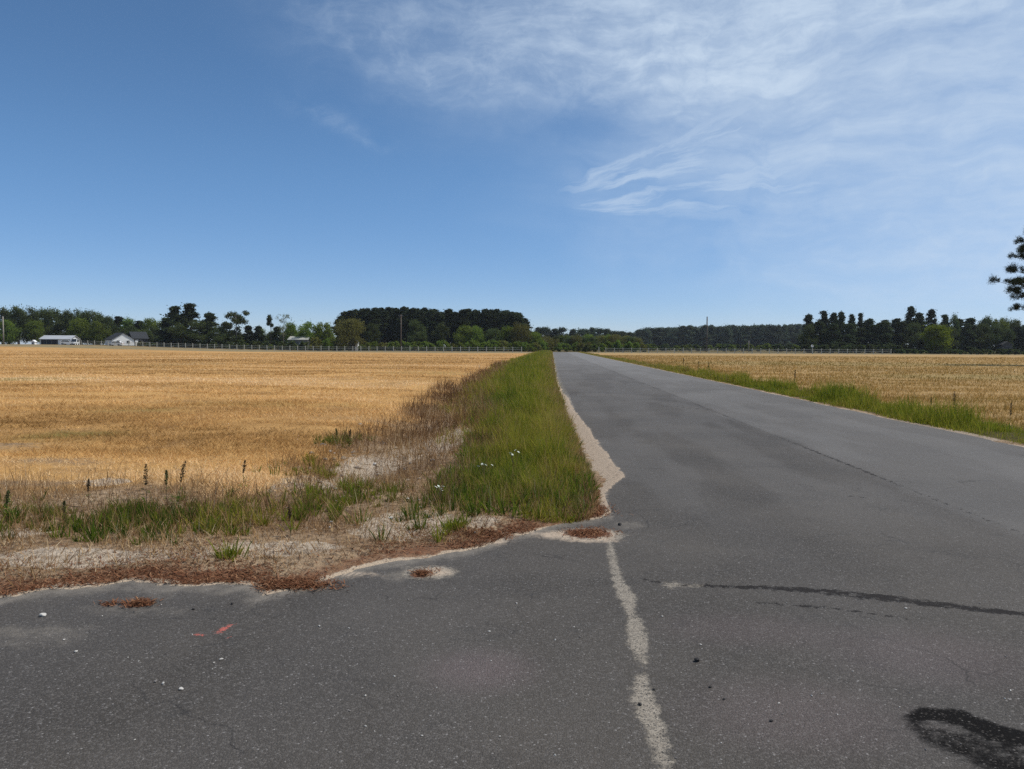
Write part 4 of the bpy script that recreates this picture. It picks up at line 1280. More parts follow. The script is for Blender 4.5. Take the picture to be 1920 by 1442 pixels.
for row in range(2):
    for i in range(19):
        px = 1512 + i * 25 + row * 11 + PR.uniform(-5, 5)
        plant(PR.choice(['low_pine0', 'low_pine1', 'dark0', 'dark1', 'low_pine0']), 'pine_tree', px, 254 + row * 22 + PR.uniform(-3, 3), 607 + PR.uniform(-6, 8) - row * 5, 34, 'dark tree filling the right-hand row below its tops', 'tree', 'dark trees of the right-hand row')
plant('bright0', 'broadleaf_tree', 1757, 240, 611, 56, 'bright yellow-green round tree in front of the dark right-hand row')
for i in range(22):
    px = 1690 + i * 13 + PR.uniform(-3, 3)
    plant('dark_bush%d' % (i % 2), 'bush', px, 226 + PR.uniform(-2, 2) + (10 if px < 1800 else 0), 655 + PR.uniform(-2, 1.5), 22, 'dark low bush at the foot of the right-hand row', 'bush', 'dark bushes under the right-hand row')
for i in range(14):
    px = 1510 + i * 13.5 + PR.uniform(-3, 3)
    plant('dark_bush%d' % (i % 2), 'bush', px, 246, 646 + PR.uniform(-3, 2), 24, 'dark bush behind the right end of the fence', 'bush', 'dark bushes behind the right fence')


def near_pine():
    """the tall pine whose left branches reach into the frame at the right"""
    rng = np.random.default_rng(77)
    D = 78.0
    x = AT(1958, D)
    H, W2 = ZH(1958, 405, D), (1958 - 1864) * D / FPX
    r = empty('pine_tree', (x, D, 0.0))
    tag(r, 'tall near pine reaching in at the right frame edge with dark needle clumps', 'pine')
    tm = MB()
    tm.tube([(0, 0, -0.3), (0.08, 0, 3), (-0.05, 0.05, 7), (0.05, 0, 10), (0, 0, H - 0.3)], [0.30, 0.24, 0.20, 0.13, 0.03], 9)
    cs, rs = [], []
    for i in range(40):
        t = (i + rng.random()) / 40
        z0 = 5.2 + (H - 5.6) * t
        a = i * 2.4 + rng.uniform(-0.4, 0.4)
        ln = W2 * (1.0 - 0.60 * t ** 1.8) * rng.uniform(0.62, 1.0) * (0.8 if t < 0.08 else 1)
        tip = np.array([math.cos(a) * ln, math.sin(a) * ln, z0 + ln * rng.uniform(-0.05, 0.28)])
        b = np.array([0, 0, z0])
        m = b * 0.5 + tip * 0.5 + np.array([0, 0, -0.06 * ln])
        tm.tube([b, m, tip], [0.055, 0.035, 0.012], 5)
        for q in range(8):
            s = rng.uniform(0.35, 1.0)
            p = b + (tip - b) * s
            e = p + np.array([rng.normal() * 0.34, rng.normal() * 0.34, rng.uniform(0.0, 0.36)])
            tm.tube([p, e], [0.018, 0.008], 4)
            cs.append(e); rs.append(rng.uniform(0.14, 0.30)); cs.append((p + e) / 2); rs.append(rng.uniform(0.10, 0.20))
        cs.append(tip); rs.append(rng.uniform(0.2, 0.34))
    tm.build('trunk', M_BARK, r, True)
    # needles: many thin faces radiating from the twig ends
    n = 90000
    cs, rs = np.array(cs), np.array(rs)
    k = rng.choice(len(cs), n, p=rs ** 2 / np.sum(rs ** 2))
    d = rng.normal(size=(n, 3)) + np.array([0, 0, 0.3])
    d /= np.linalg.norm(d, axis=1)[:, None]
    base = cs[k] + rng.normal(size=(n, 3)) * rs[k][:, None] * 0.55
    tip = base + d * rs[k][:, None] * rng.uniform(0.7, 1.3, n)[:, None]
    s = np.cross(d, rng.normal(size=(n, 3)))
    s = s / np.linalg.norm(s, axis=1)[:, None] * 0.016
    v = np.stack([base - s, base + s, tip], 1).reshape(-1, 3)
    np_mesh('crown', v, [np.arange(n)[:, None] * 3 + np.array([[0, 1, 2]])], L_PINE, {'tone': np.repeat(rng.random(n), 3)}, r)


near_pine()

# ------------------------------------------------------------------ fences
M_VINYL = simple('weathered_white_vinyl', (0.47, 0.45, 0.38), 0.6, 0.3, 0.08, 1.5)


def fence(a, b, n, h, label):
    ax, ay = a; bx, by = b
    pts = [(ax + (bx - ax) * i / (n - 1), ay + (by - ay) * i / (n - 1)) for i in range(n)]
    zs = [float(land(np.array(p[0]), np.array(p[1]))) for p in pts]
    o = empty('fence', (ax, ay, zs[0]))
    tag(o, label, 'fence')
    rz = math.atan2(by - ay, bx - ax)
    pm = MB()
    pm.box((0, 0, h / 2 - 0.2), (0.15, 0.15, h + 0.4), rz)
    pm.add([(-.1, -.1, h), (.1, -.1, h), (.1, .1, h), (-.1, .1, h), (0, 0, h + .1)], [(3, 2, 1, 0)], [(0, 1, 4), (1, 2, 4), (2, 3, 4), (3, 0, 4)])
    me = pm.build('post', M_VINYL, None, False, obj=False)
    for p, z in zip(pts, zs):
        q = link(bpy.data.objects.new('post', me), o)
        q.location = (p[0] - ax, p[1] - ay, z - zs[0])
    L = math.hypot(pts[1][0] - pts[0][0], pts[1][1] - pts[0][1]) - 0.15
    for hh in (0.32, 0.78, 1.24):
        m = MB()
        for i in range(n - 1):
            c = ((pts[i][0] + pts[i + 1][0]) / 2 - ax, (pts[i][1] + pts[i + 1][1]) / 2 - ay)
            z0, z1 = zs[i] - zs[0] + hh * h / 1.4, zs[i + 1] - zs[0] + hh * h / 1.4
            ux, uy = math.cos(rz) * L / 2, math.sin(rz) * L / 2
            nx, ny = -math.sin(rz) * 0.02, math.cos(rz) * 0.02
            vs = []
            for e, z in ((-1, z0), (1, z1)):
                for s, t in ((-1, -1), (1, -1), (1, 1), (-1, 1)):
                    vs.append((c[0] + e * ux + s * nx, c[1] + e * uy + s * ny, z + t * 0.042))
            m.add(vs, [(0, 1, 2, 3), (7, 6, 5, 4), (0, 4, 5, 1), (1, 5, 6, 2), (2, 6, 7, 3), (3, 7, 4, 0)])
        m.build('rail', M_VINYL, o)


fence((AT(152, 232), 232), (AT(978, 208), 208), 58, 1.45, 'long pale post-and-rail fence along the far side of the left field')
fence((AT(1136, 212), 212), (AT(1671, 214), 214), 34, 1.35, 'pale post-and-rail fence along the far side of the right field')

# ------------------------------------------------------------------ buildings
M_WHITE = simple('white_siding', (0.84, 0.84, 0.82), 0.6, 0.3, 0.04, 0.8)
M_ROOFM = simple('grey_metal_roof', (0.42, 0.43, 0.44), 0.45, 0.4, 0.06, 0.5)
M_SHING = simple('dark_shingles', (0.040, 0.043, 0.047), 0.9, 0.2, 0.12, 2.0)
M_DKWALL = simple('dark_boards_and_shade', (0.055, 0.055, 0.065), 0.8, 0.2, 0.1, 1.0)  # dark doors, and painted shade for the shed bay and house wing
M_GLASS = simple('window_glass', (0.02, 0.025, 0.03), 0.08, 0.6, 0.0)
M_GREYW = simple('grey_boards', (0.16, 0.155, 0.145), 0.85, 0.2, 0.12, 1.5)
M_BARNW = simple('shade_darkened_boards', (0.075, 0.073, 0.07), 0.9, 0.15, 0.12, 1.5)  # grey boards coloured darker for the tree shade over the barn
M_RUBB = simple('tyre_rubber', (0.02, 0.02, 0.02), 0.85, 0.2, 0.0)
M_CAR = simple('white_car_paint', (0.80, 0.80, 0.78), 0.25, 0.5, 0.01)
M_LAMP = simple('lamp_glass', (0.55, 0.10, 0.08), 0.2, 0.5, 0.0)
M_STEEL = simple('galvanised_steel', (0.35, 0.36, 0.37), 0.45, 0.4, 0.08, 2.0, 0.6)
M_WOODP = simple('pole_wood', (0.13, 0.10, 0.08), 0.9, 0.1, 0.15, 3.0)
M_PALEP = simple('pale_pole_wood', (0.34, 0.30, 0.25), 0.9, 0.1, 0.12, 3.0)


def gz(x, y):
    return float(land(np.array(x), np.array(y)))


def window(parent, c, w, h, ry=0):
    f = MB()
    t = 0.09
    f.box((c[0], c[1], c[2] + h / 2), (w + 2 * t, 0.06, t)).box((c[0], c[1], c[2] - h / 2), (w + 2 * t, 0.06, t))
    f.box((c[0] - w / 2 - t / 2, c[1], c[2]), (t, 0.06, h - t)).box((c[0] + w / 2 + t / 2, c[1], c[2]), (t, 0.06, h - t))
    o = f.build('window', M_WHITE, parent)
    MB().box((c[0], c[1] + 0.005, c[2]), (w, 0.03, h - t)).build('pane', M_GLASS, o)
    return o


def gable_roof(m, x0, x1, y0, y1, ze, zr, axis_x=True, ov=0.3, t=0.14):
    if axis_x:                                # ridge along x
        ym = (y0 + y1) / 2
        pr = [(y0 - ov, ze - ov * (zr - ze) / (ym - y0)), (ym, zr), (y1 + ov, ze - ov * (zr - ze) / (ym - y0)), (y1 + ov, ze - ov * (zr - ze) / (ym - y0) + t), (ym, zr + t), (y0 - ov, ze - ov * (zr - ze) / (ym - y0) + t)]
        for a, b in ((0, 1), (1, 2)):
            p0, p1, q1, q0 = pr[a], pr[b], pr[5 - b], pr[5 - a]
            vs = [(x, p[0], p[1]) for x in (x0 - ov, x1 + ov) for p in (p0, p1, q1, q0)]
            m.add(vs, [(0, 1, 2, 3), (7, 6, 5, 4), (0, 4, 5, 1), (1, 5, 6, 2), (2, 6, 7, 3), (3, 7, 4, 0)])
    else:
        xm = (x0 + x1) / 2
        sl = (zr - ze) / (xm - x0)
        pr = [(x0 - ov, ze - ov * sl), (xm, zr), (x1 + ov, ze - ov * sl)]
        for a, b in ((0, 1), (1, 2)):
            p0, p1 = pr[a], pr[b]
            vs = [(p[0], y, p[1] + dz) for y in (y0 - ov, y1 + ov) for p, dz in ((p0, 0), (p1, 0), (p1, t), (p0, t))]
            m.add(vs, [(0, 1, 2, 3), (7, 6, 5, 4), (0, 4, 5, 1), (1, 5, 6, 2), (2, 6, 7, 3), (3, 7, 4, 0)])
    return m


def long_shed():
    D = 240.0
    x0, x1 = AT(77, D), AT(130, D)
    cx = (x0 + x1) / 2
    z = gz(cx, D)
    w = x1 - x0
    he, hr = ZH(110, 636, D) - z, ZH(110, 629.5, D) - z
    r = empty('shed', (cx, D, z), R(6))
    tag(r, 'long low white shed with pale metal roof and dark open front', 'shed')
    xs = w * 0.10                              # where the dark open front ends
    m = MB()
    m.box((-w / 2 + 0.08, 3, he / 2), (0.16, 6, he)).box((w / 2 - 0.08, 3, he / 2), (0.16, 6, he)).box((0, 5.92, he / 2), (w - 0.32, 0.16, he))
    m.box(((xs + w / 2) / 2 - 0.08, 0.08, he / 2), (w / 2 - xs - 0.16, 0.16, he))
    for sx in (-w / 2 + 0.08, w / 2 - 0.08):
        m.add([(sx - .08, 0, he), (sx + .08, 0, he), (sx + .08, 6, he), (sx - .08, 6, he), (sx - .08, 3, hr), (sx + .08, 3, hr)], [(0, 1, 5, 4), (2, 3, 4, 5)], [(0, 4, 3), (1, 2, 5)])
    m.build('wall', M_WHITE, r)
    gable_roof(MB(), -w / 2, w / 2, 0, 6, he, hr, True).build('roof', M_ROOFM, r)
    d = MB()
    d.box((xs - 0.1, 3, he / 2), (0.16, 5.6, he - 0.1)).box(((xs - w / 2) / 2, 0.5, he / 2), (w / 2 + xs - 0.4, 0.1, he - 0.1))
    d.build('bay_shade_panel', M_DKWALL, r)  # dark panels standing in for the shade inside the open bay
    for k in range(4):
        px = -w / 2 + 0.3 + (w / 2 + xs - 0.6) * k / 3
        MB().box((px, 0.1, he / 2), (0.14, 0.14, he)).build('post', M_GREYW, r)
    window(r, (w * 0.32, -0.01, he * 0.58), 0.9, 0.8)


def gabled_house():
    D = 246.0
    x0, x1 = AT(213, D), AT(250, D)
    cx = (x0 + x1) / 2
    z = gz(cx, D)
    w = x1 - x0
    he, hr = ZH(231, 636.5, D) - z, ZH(231, 624.5, D) - z
    r = empty('house', (cx, D, z), R(44))
    tag(r, 'white house with its pointed gable to the field and a dark grey roofed wing', 'house')
    m = MB()
    m.box((0, 4.5, he / 2), (w, 9, he))
    m.add([(-w / 2, 0, he), (w / 2, 0, he), (w / 2, 9, he), (-w / 2, 9, he), (0, 0, hr), (0, 9, hr)], [(0, 3, 5, 4), (1, 4, 5, 2)], [(0, 4, 1), (2, 5, 3)])
    m.build('wall', M_WHITE, r)
    gable_roof(MB(), -w / 2, w / 2, 0, 9, he, hr + 0.01, False, 0.3).build('roof', M_SHING, r)
    wx1 = AT(290, D + 4) - cx
    h2e, h2r = ZH(280, 634, D) - z, ZH(280, 622, D) - z
    wg = MB()
    wg.box(((w / 2 + wx1) / 2 + 0.2, 6, h2e / 2), (wx1 - w / 2 - 0.4, 6, h2e))
    wg.build('wing_wall', M_DKWALL, r)  # wall coloured dark to carry the tree shade on the wing
    gable_roof(MB(), w / 2 + 0.35, wx1, 3, 9, h2e, h2r, True, 0.35).build('wing_roof', M_SHING, r)
    window(r, (-w * 0.22, -0.03, he * 0.6), 0.9, 1.0)
    window(r, (w * 0.22, -0.03, he * 0.6), 0.9, 1.0)
    window(r, ((w / 2 + wx1) / 2, 2.97, h2e * 0.55), 1.2, 1.0)
    d = MB().box((w / 2 + 1.5, 2.95, 1.0), (0.9, 0.08, 2.0)).build('door', M_WHITE, r)
    MB().box((w / 2 + 1.85, 2.88, 1.0), (0.06, 0.06, 0.12)).build('handle', M_STEEL, d)


def pale_building():
    D = 238.0
    x0, x1 = AT(549, D), AT(568, D)
    cx = (x0 + x1) / 2
    z = gz(cx, D)
    w = x1 - x0
    hr, he = ZH(560, 631, D) - z, ZH(560, 637, D) - z
    r = empty('bungalow', (cx, D, z))
    tag(r, 'low house with a pale roof half hidden by bushes left of the olive tree', 'house')
    m = MB()
    m.box((0, 3, he / 2), (w * 1.9, 6, he))
    m.build('wall', M_GREYW, r)
    gable_roof(MB(), -w * 0.95, w * 0.95, 0, 6, he, hr, True, 0.3).build('roof', simple('pale_roof', (0.40, 0.39, 0.34), 0.7, 0.2, 0.05), r)
    window(r, (-w * 0.5, -0.03, he * 0.55), 1.0, 0.9)
    window(r, (w * 0.3, -0.03, he * 0.55), 1.0, 0.9)


def small_shed(name, px, D, wpx, top, eave, wall, roof, label):
    w = wpx * D / FPX
    x = AT(px, D)
    z = gz(x, D)
    he, hr = ZH(px, eave, D) - z, ZH(px, top, D) - z
    r = empty(name, (x, D, z))
    tag(r, label, 'shed')
    m = MB()
    m.box((0, w * 0.4, he / 2), (w, w * 0.8, he))
    m.add([(-w / 2, 0, he), (w / 2, 0, he), (w / 2, w * .8, he), (-w / 2, w * .8, he), (0, 0, hr), (0, w * .8, hr)], [(0, 3, 5, 4), (1, 4, 5, 2)], [(0, 4, 1), (2, 5, 3)])
    m.build('wall', wall, r)
    gable_roof(MB(), -w / 2, w / 2, 0, w * 0.8, he, hr + 0.01, False, 0.15, 0.08).build('roof', roof, r)
    d = MB().box((0, -0.03, he * 0.42), (w * 0.36, 0.06, he * 0.8)).build('door', M_DKWALL, r)
    MB().box((w * 0.12, -0.08, he * 0.42), (0.05, 0.05, 0.15)).build('handle', M_STEEL, d)


def car(name, px, D, rz, label, cat, van=False):
    x = AT(px, D)
    z = gz(x, D)
    r = empty(name, (x, D, z), rz)
    tag(r, label, cat)
    h = 0.45 if van else 0.0
    prof = [(-2.1, 0.32), (2.15, 0.32), (2.2, 0.62), (2.05, 0.82), (1.15, 0.95), (0.45, 1.42 + h), (-1.5, 1.45 + h), (-2.0, 1.35 + h if van else 0.98), (-2.15, 0.85)]
    MB().prism(prof, -0.85, 0.85).build('body', M_CAR, r)
    for s in (-1, 1):
        g = [(0.85, 0.98), (0.38, 1.36 + h * 0.9), (-1.4, 1.38 + h * 0.9), (-1.75, 1.0)]
        MB().prism(g, s * 0.852, s * 0.865).build('side_window', M_GLASS, r)
        MB().box((2.13, s * 0.6, 0.68), (0.14, 0.32, 0.14)).build('headlight', M_ROOFM, r)
        MB().box((-2.1, s * 0.68, 0.86), (0.14, 0.2, 0.2)).build('tail_light', M_LAMP, r)
        for wx in (1.35, -1.3):
            wv = MB()
            wv.tube([(wx, s * 0.68, 0.33), (wx, s * 0.88, 0.33)], [0.33, 0.33], 16)
            o = wv.build('wheel', M_RUBB, r)
            MB().tube([(wx, s * 0.875, 0.33), (wx, s * 0.895, 0.33)], [0.2, 0.2], 12).build('rim', M_STEEL, o)
    ws = [(1.19, 0.96), (0.50, 1.40 + h), (0.51, 1.415 + h), (1.22, 0.97)]
    MB().prism(ws, -0.72, 0.72).build('windscreen', M_GLASS, r)


def pole(px, D, top, r0, mat, label, arm=None):
    x = AT(px, D)
    z = gz(x, D)
    h = ZH(px, top, D) - z
    o = empty('utility_pole', (x, D, z))
    tag(o, label, 'pole')
    MB().tube([(0, 0, -0.3), (0, 0, h * 0.5), (0, 0, h)], [r0, r0 * 0.88, r0 * 0.75], 9).build('pole', mat, o, True)
    if arm:
        MB().box((0, -r0 - 0.03, h - 0.5), (arm, 0.1, 0.12)).build('crossarm', mat, o)
        for s in (-0.42, 0, 0.42):
            MB().tube([(s * arm, -r0 - 0.03, h - 0.44), (s * arm, -r0 - 0.03, h - 0.22)], [0.06, 0.04], 7).build('insulator', M_STEEL, o)
    else:
        MB().tube([(0, 0, h), (0, 0, h + 0.18)], [r0 * 0.5, 0.02], 7).build('cap', M_STEEL, o)


long_shed()
gabled_house()
pale_building()
small_shed('garden_shed', 663, 236, 15, 637, 641, M_WHITE, M_ROOFM, 'small white shed tucked under the wide olive tree')
small_shed('barn', 1889, 250, 18, 640.5, 646, M_BARNW, M_BARNW, 'grey wooden barn in the shade of the trees near the right frame edge')
small_shed('pump_house', 62, 234, 7, 638, 640.5, M_WHITE, M_WHITE, 'tiny white pump house left of the long low shed')
car('parked_car', 128, 233, R(8), 'white hatchback parked before the right end of the long shed', 'car')
car('parked_van', 140, 234.5, R(-70), 'white van parked at the corner of the long shed, right of the hatchback', 'van', True)
car('parked_car', 217, 234, R(184), 'white car parked before the left corner of the gabled house', 'car')
pole(7, 238, 594, 0.22, M_PALEP, 'pale wooden pole at the left frame edge before the dark wood')
pole(752, 236, 590, 0.20, M_WOODP, 'tall dark wooden utility pole in front of the pine block', 1.4)
pole(1325, 300, 594, 0.28, M_WOODP, 'tall dark pole standing above the far wood behind the right fence')
pole(1404, 300, 639, 0.16, M_PALEP, 'short pale pole before the far wood, right of the tall dark pole')


def birdhouse():
    D = 210.0
    x = AT(1523, D)
    o = empty('birdhouse', (x, D, 0))
    tag(o, 'white birdhouse on a thin post by the right fence', 'birdhouse')
    h = ZH(1523, 648, D)
    MB().tube([(0, 0, -0.2), (0, 0, h - 0.4)], [0.05, 0.05], 7).build('post', M_STEEL, o)
    b = MB().box((0, 0, h - 0.2), (0.5, 0.4, 0.4)).build('box', M_WHITE, o)
    MB().tube([(0, -0.205, h - 0.2), (0, -0.215, h - 0.2)], [0.06, 0.06], 10).build('entrance_hole', M_DKWALL, b)
    gable_roof(MB(), -0.25, 0.25, -0.2, 0.2, h, h + 0.2, False, 0.06, 0.03).build('roof', M_WHITE, o)


def marker_post():
    D = 214.0
    x = AT(1123, D)
    o = empty('marker_post', (x, D, 0))
    tag(o, 'white marker post beside the black bush at the end of the road', 'marker post')
    h = ZH(1123, 650, D)
    MB().box((0, 0, h / 2 - 0.1), (0.22, 0.12, h + 0.2)).build('post', M_VINYL, o)
    MB().box((0, -0.075, h - 0.2), (0.16, 0.02, 0.24)).build('reflector', M_STEEL, o)


birdhouse()
marker_post()

# ------------------------------------------------------------------ tall weeds that stand out one by one
M_STEM = simple('weed_stem', (0.13, 0.10, 0.05), 0.9, 0.1, 0.1, 20)
M_SEED = simple('brown_seed_head', (0.13, 0.085, 0.045), 0.9, 0.1, 0.2, 40)
M_SEEDG = simple('green_seed_head', (0.11, 0.125, 0.045), 0.9, 0.1, 0.2, 40)
M_WLEAF = leaf_mat('weed_leaf', (0.05, 0.11, 0.015), (0.12, 0.18, 0.03), 0.4)
M_PETAL = simple('white_petals', (0.66, 0.69, 0.58), 0.7, 0.2, 0.03, 30)


def weed(px, py, hpx, lean, seedmat, label, seed, leafy=False, head=0.42, z=0.0):
    """a single tall stalk: foot at photo point (px, py), height in photo pixels there"""
    rng = np.random.default_rng(seed)
    x, y = W(px, py)
    h = hpx * y / FPX
    g = float(ground_z(np.array(x), np.array(y)))
    o = empty('tall_weed', (x, y, g))
    tag(o, label, 'weed')
    p = [np.array([lean * h * t * t, 0.02 * h * math.sin(5 * t), h * t - 0.02]) for t in np.linspace(0, 1, 6)]
    rr = max(0.003, y * 0.00030)
    MB().tube(p, [rr * (1 - 0.6 * i / 5) for i in range(6)], 5).build('stem', M_STEM, o, True)
    n = 220
    t = 1 - head * rng.random(n)
    c = np.stack([lean * h * t * t, 0 * t, h * t], 1) + rng.normal(size=(n, 3)) * (0.004 + 0.009 * np.sin(np.pi * (1 - t) / head))[:, None] * h / 0.5
    d = rng.normal(size=(n, 3)) + np.array([0, 0, 1.2])
    d /= np.linalg.norm(d, axis=1)[:, None]
    s = np.cross(d, rng.normal(size=(n, 3))) * max(0.004, y * 0.00025)
    L = max(0.012, h * 0.026)
    np_mesh('seed_head', np.stack([c - s, c + s, c + d * L], 1).reshape(-1, 3), [np.arange(n)[:, None] * 3 + np.array([[0, 1, 2]])], seedmat, None, o)
    n = 26 if leafy else 10
    t = rng.uniform(0.05, 0.85 if leafy else 0.5, n)
    a = rng.uniform(0, 6.28, n)
    b = np.stack([lean * h * t * t, 0 * t, h * t], 1)
    ll = h * rng.uniform(0.14, 0.26, n) * (1.3 - t)
    dv = np.stack([np.cos(a), np.sin(a), rng.uniform(0.1, 0.9, n)], 1)
    sd = np.stack([-np.sin(a), np.cos(a), 0 * a], 1) * (ll * (0.22 if leafy else 0.10))[:, None]
    mid = b + dv * (ll * 0.5)[:, None]
    tip = b + dv * ll[:, None] - np.array([0, 0, 1.0]) * (ll * 0.3)[:, None]
    v = np.stack([b, mid - sd, tip, mid + sd], 1).reshape(-1, 3)
    np_mesh('leaves', v, [np.arange(n)[:, None] * 4 + np.array([[0, 1, 2, 3]])], M_WLEAF, {'tone': np.repeat(rng.random(n), 4)}, o)
    return o


WEEDS = [(274, 962, 92, 0.02, M_SEED, 'straight brown seed stalk standing in the green patch by the straw field', False), (335, 955, 92, 0.16, M_SEED, 'leaning brown seed stalk right of the straight one', False),
         (312, 948, 66, 0.02, M_SEEDG, 'shorter thin stalk between the two tall brown ones', False), (165, 950, 55, 0.05, M_SEED, 'thin dry stalk at the left of the green patch', False),
         (12, 985, 62, 0.1, M_SEEDG, 'leafy green weed cut by the left frame edge', True), (632, 836, 34, -0.05, M_SEEDG, 'dark leafy weed on the far rim of the pale gravel', True), (655, 838, 36, 0.06, M_SEED, 'dark leafy weed with a brown head, beside the gravel rim', True),
         (120, 985, 50, 0.04, M_SEEDG, 'small leafy weed left of the bright green patch', True), (455, 925, 58, 0.1, M_SEED, 'reddish dry stalk in the brown weeds left of the gravel', False), (545, 1012, 62, -0.04, M_SEED, 'dry stalk near the driveway edge under the gravel patch', False),
         (1788, 795, 58, 0.0, M_SEED, 'tall brown dock stalk in the right verge', False), (1893, 812, 52, 0.02, M_SEED, 'brown dock stalk nearest the right frame edge', False), (1745, 782, 34, 0.0, M_SEEDG, 'green seed stalk left of the tall brown dock', False),
         (1490, 732, 36, 0.0, M_SEED, 'thin brown stalk alone at the field side of the right verge', False), (1328, 702, 22, 0.03, M_SEEDG, 'dark green weed clump halfway along the right verge', True), (1310, 696, 18, 0.0, M_SEEDG, 'small weed left of the dark clump halfway along the verge', True),
         (1282, 690, 18, -0.04, M_SEED, 'farthest weed stalk showing above the right verge', False), (1600, 752, 26, 0.0, M_SEED, 'short brown stalk in the middle of the right verge', False)]
for i, (px, py, hp, ln, sm, lab, lf) in enumerate(WEEDS):
    weed(px, py, hp, ln, sm, lab, 300 + i, lf)


def flower(px, py, hpx, label, seed):
    rng = np.random.default_rng(seed)
    x, y = W(px, py)
    h = hpx * y / FPX
    o = empty('wildflower', (x, y, float(ground_z(np.array(x), np.array(y)))))
    tag(o, label, 'flower')
    tops = [np.array([rng.normal() * 0.05, rng.normal() * 0.05, h * rng.uniform(0.9, 1.05)]) for _ in range(5)]
    m = MB()
    for t in tops:
        m.tube([(0, 0, 0), t * np.array([0.4, 0.4, 0.55]), t], [0.004, 0.003, 0.002], 5)
    m.build('stem', M_STEM, o)
    for t in tops:
        f = MB()
        for k in range(8):
            a = k * math.pi / 4
            u = np.array([math.cos(a), math.sin(a), 0.25 + 0.6 * math.cos(a + t[0] * 90)]) * 0.017
            s = np.array([-math.sin(a), math.cos(a), 0]) * 0.008
            f.add([t, t + u * 0.6 - s, t + u, t + u * 0.6 + s, t + np.array([0, 0, -0.004])], [(0, 1, 2, 3)], [(0, 4, 1)])
        f.build('bloom', M_PETAL, o)


flower(965, 905, 52, 'white flower cluster high in the left verge grass', 401)
flower(826, 948, 34, 'white flower cluster low at the left rim of the verge', 402)
flower(905, 912, 40, 'white flower cluster deep in the verge between the other two', 403)

# ------------------------------------------------------------------ stones and crumbs lying on the asphalt
M_STW = simple('pale_stone', (0.55, 0.52, 0.47), 0.9, 0.2, 0.1, 40)
M_STD = simple('dark_stone', (0.045, 0.042, 0.040), 0.9, 0.2, 0.1, 40)
M_STG = simple('grey_stone', (0.22, 0.20, 0.185), 0.9, 0.2, 0.15, 40)


def stone_mesh(seed, mat, name):
    rng = np.random.default_rng(seed)
    import bmesh
    bm = bmesh.new()
    bmesh.ops.create_icosphere(bm, subdivisions=2, radius=1.0)
    k = rng.normal(size=(7, 3))
    k /= np.linalg.norm(k, axis=1)[:, None]
    for v in bm.verts:
        c = np.array(v.co)
        for d in k:
            e = c @ d - 0.62
            if e > 0:
                c = c - d * e
        v.co = c * np.array([1.2, 0.9, 0.7])
    me = bpy.data.meshes.new(name)
    bm.to_mesh(me)
    bm.free()
    me.materials.append(mat)
    return me


STM = {('w', i): stone_mesh(i, M_STW, 'stone') for i in range(3)}
STM.update({('d', i): stone_mesh(10 + i, M_STD, 'stone') for i in range(3)})
M_STS = simple('sandy_lump', (0.36, 0.29, 0.21), 0.95, 0.1, 0.15, 30)
STM.update({('s', i): stone_mesh(30 + i, M_STS, 'lump') for i in range(3)})
STM.update({('g', i): stone_mesh(20 + i, M_STG, 'stone') for i in range(3)})


def stone(px, py, spx, c, label, group=None, name='stone'):
    x, y = W(px, py)
    o = link(bpy.data.objects.new(name, STM[(c, PR.randrange(3))]))
    s = spx * y / FPX / 2
    o.scale = (s * PR.uniform(0.8, 1.3), s * PR.uniform(0.8, 1.2), s * PR.uniform(0.6, 1.1))
    d = float(asph_d(np.array(x), np.array(y)))
    o.location = (x, y, (0.0 if d < 0 else float(ground_z(np.array(x), np.array(y)))) + s * (0.5 if name != 'rubble_lump' else 0.15))
    o.rotation_euler = (0, 0, PR.uniform(0, 6.28))
    tag(o, label, 'stone', group)


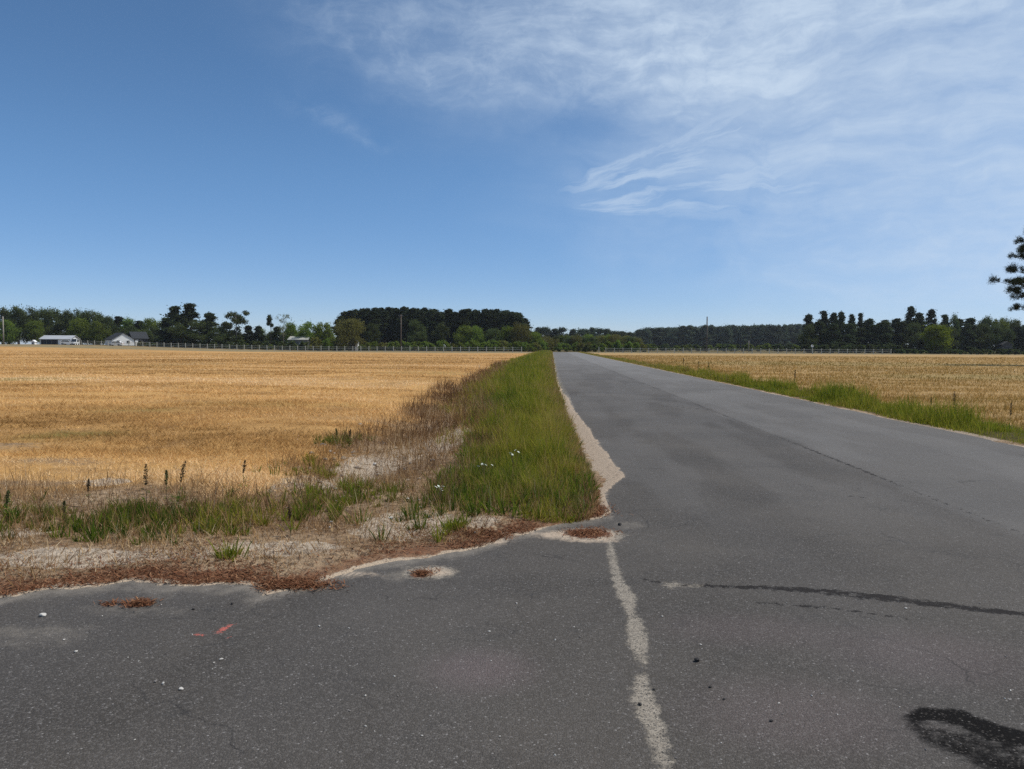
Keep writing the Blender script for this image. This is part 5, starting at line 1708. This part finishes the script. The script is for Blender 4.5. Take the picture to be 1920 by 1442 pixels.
for a in [(80, 1156, 13, 'w', 'largest white stone, alone near the left frame edge of the driveway'), (142, 1223, 8, 'w', 'small white stone on bare driveway below the reddish litter patch'),
          (292, 1279, 9, 'g', 'grey stone at the left of the little stone trio on the driveway'), (306, 1283, 8, 'w', 'white stone in the middle of the little trio on the driveway'), (340, 1293, 9, 'w', 'white stone at the right of the little trio on the driveway'),
          (1307, 1240, 13, 'd', 'black flat crumb on the road right of the sandy joint'), (1332, 1289, 7, 'd', 'dark crumb on the road below the black flat one'), (1358, 1312, 6, 'd', 'dark crumb on the road, lower of the close pair'),
          (1446, 1353, 8, 'd', 'dark crumb on the road left of the black smear'), (1200, 1322, 9, 'd', 'black crumb sitting in the sandy joint'), (1226, 1294, 7, 'd', 'dark crumb at the right rim of the sandy joint'),
          (1162, 985, 8, 'd', 'dark stone at the corner of the sand ring by the verge'), (435, 1133, 7, 'd', 'dark pebble beside the pale smear near the driveway edge'), (363, 1143, 6, 'd', 'dark pebble right of the reddish litter on the driveway'),
          (415, 1237, 6, 'w', 'white pebble under the red paint marks'), (1143, 1330, 0.1, 'd', '')]:
    if a[4]:
        stone(*a)
for i in range(70):
    px, py = PR.uniform(20, 1150), PR.uniform(1120, 1430)
    if i % 3 == 0:
        px = PR.uniform(1230, 1900)
    stone(px, py, PR.uniform(2.5, 5.0), PR.choice('wgwg'), 'tiny pale grit stone lying loose on the grey asphalt', 'grit stones on the asphalt', 'grit_stone')
for i in range(40):
    px, py = PR.uniform(560, 900), PR.uniform(830, 1010)
    x, y = W(px, py)
    if float(asph_d(np.array(x), np.array(y))) > 0.3:
        stone(px, py, PR.uniform(4, 10), PR.choice('wwg'), 'pale gravel stone in the bare patch left of the verge', 'gravel stones beside the verge', 'gravel_stone')

for i in range(60):                        # broken lumps on the eroded bank
    px, py = PR.gauss(690, 55), PR.gauss(862, 22)
    if i > 44:
        px, py = PR.gauss(800, 40), PR.gauss(985, 14)
    stone(px, py, PR.uniform(5, 13), PR.choice('ssgs'), 'pale rough lump of rubble on the eroded bank left of the verge', 'lumps of rubble on the eroded bank', 'rubble_lump')


# ------------------------------------------------------------------ thin summer haze over the fields
def build_haze():
    m, nt = new_mat('thin_haze')
    v = node(nt, 'ShaderNodeVolumePrincipled', {'Color': (0.86, 0.91, 1.0, 1.0), 'Density': 0.0001, 'Anisotropy': 0.2})
    node(nt, 'ShaderNodeOutputMaterial', {'Volume': v.outputs[0]})
    o = MB().box((0, 2950, 11.25), (8200, 6300, 25.5)).build('haze', m)
    tag(o, kind='stuff')


build_haze()
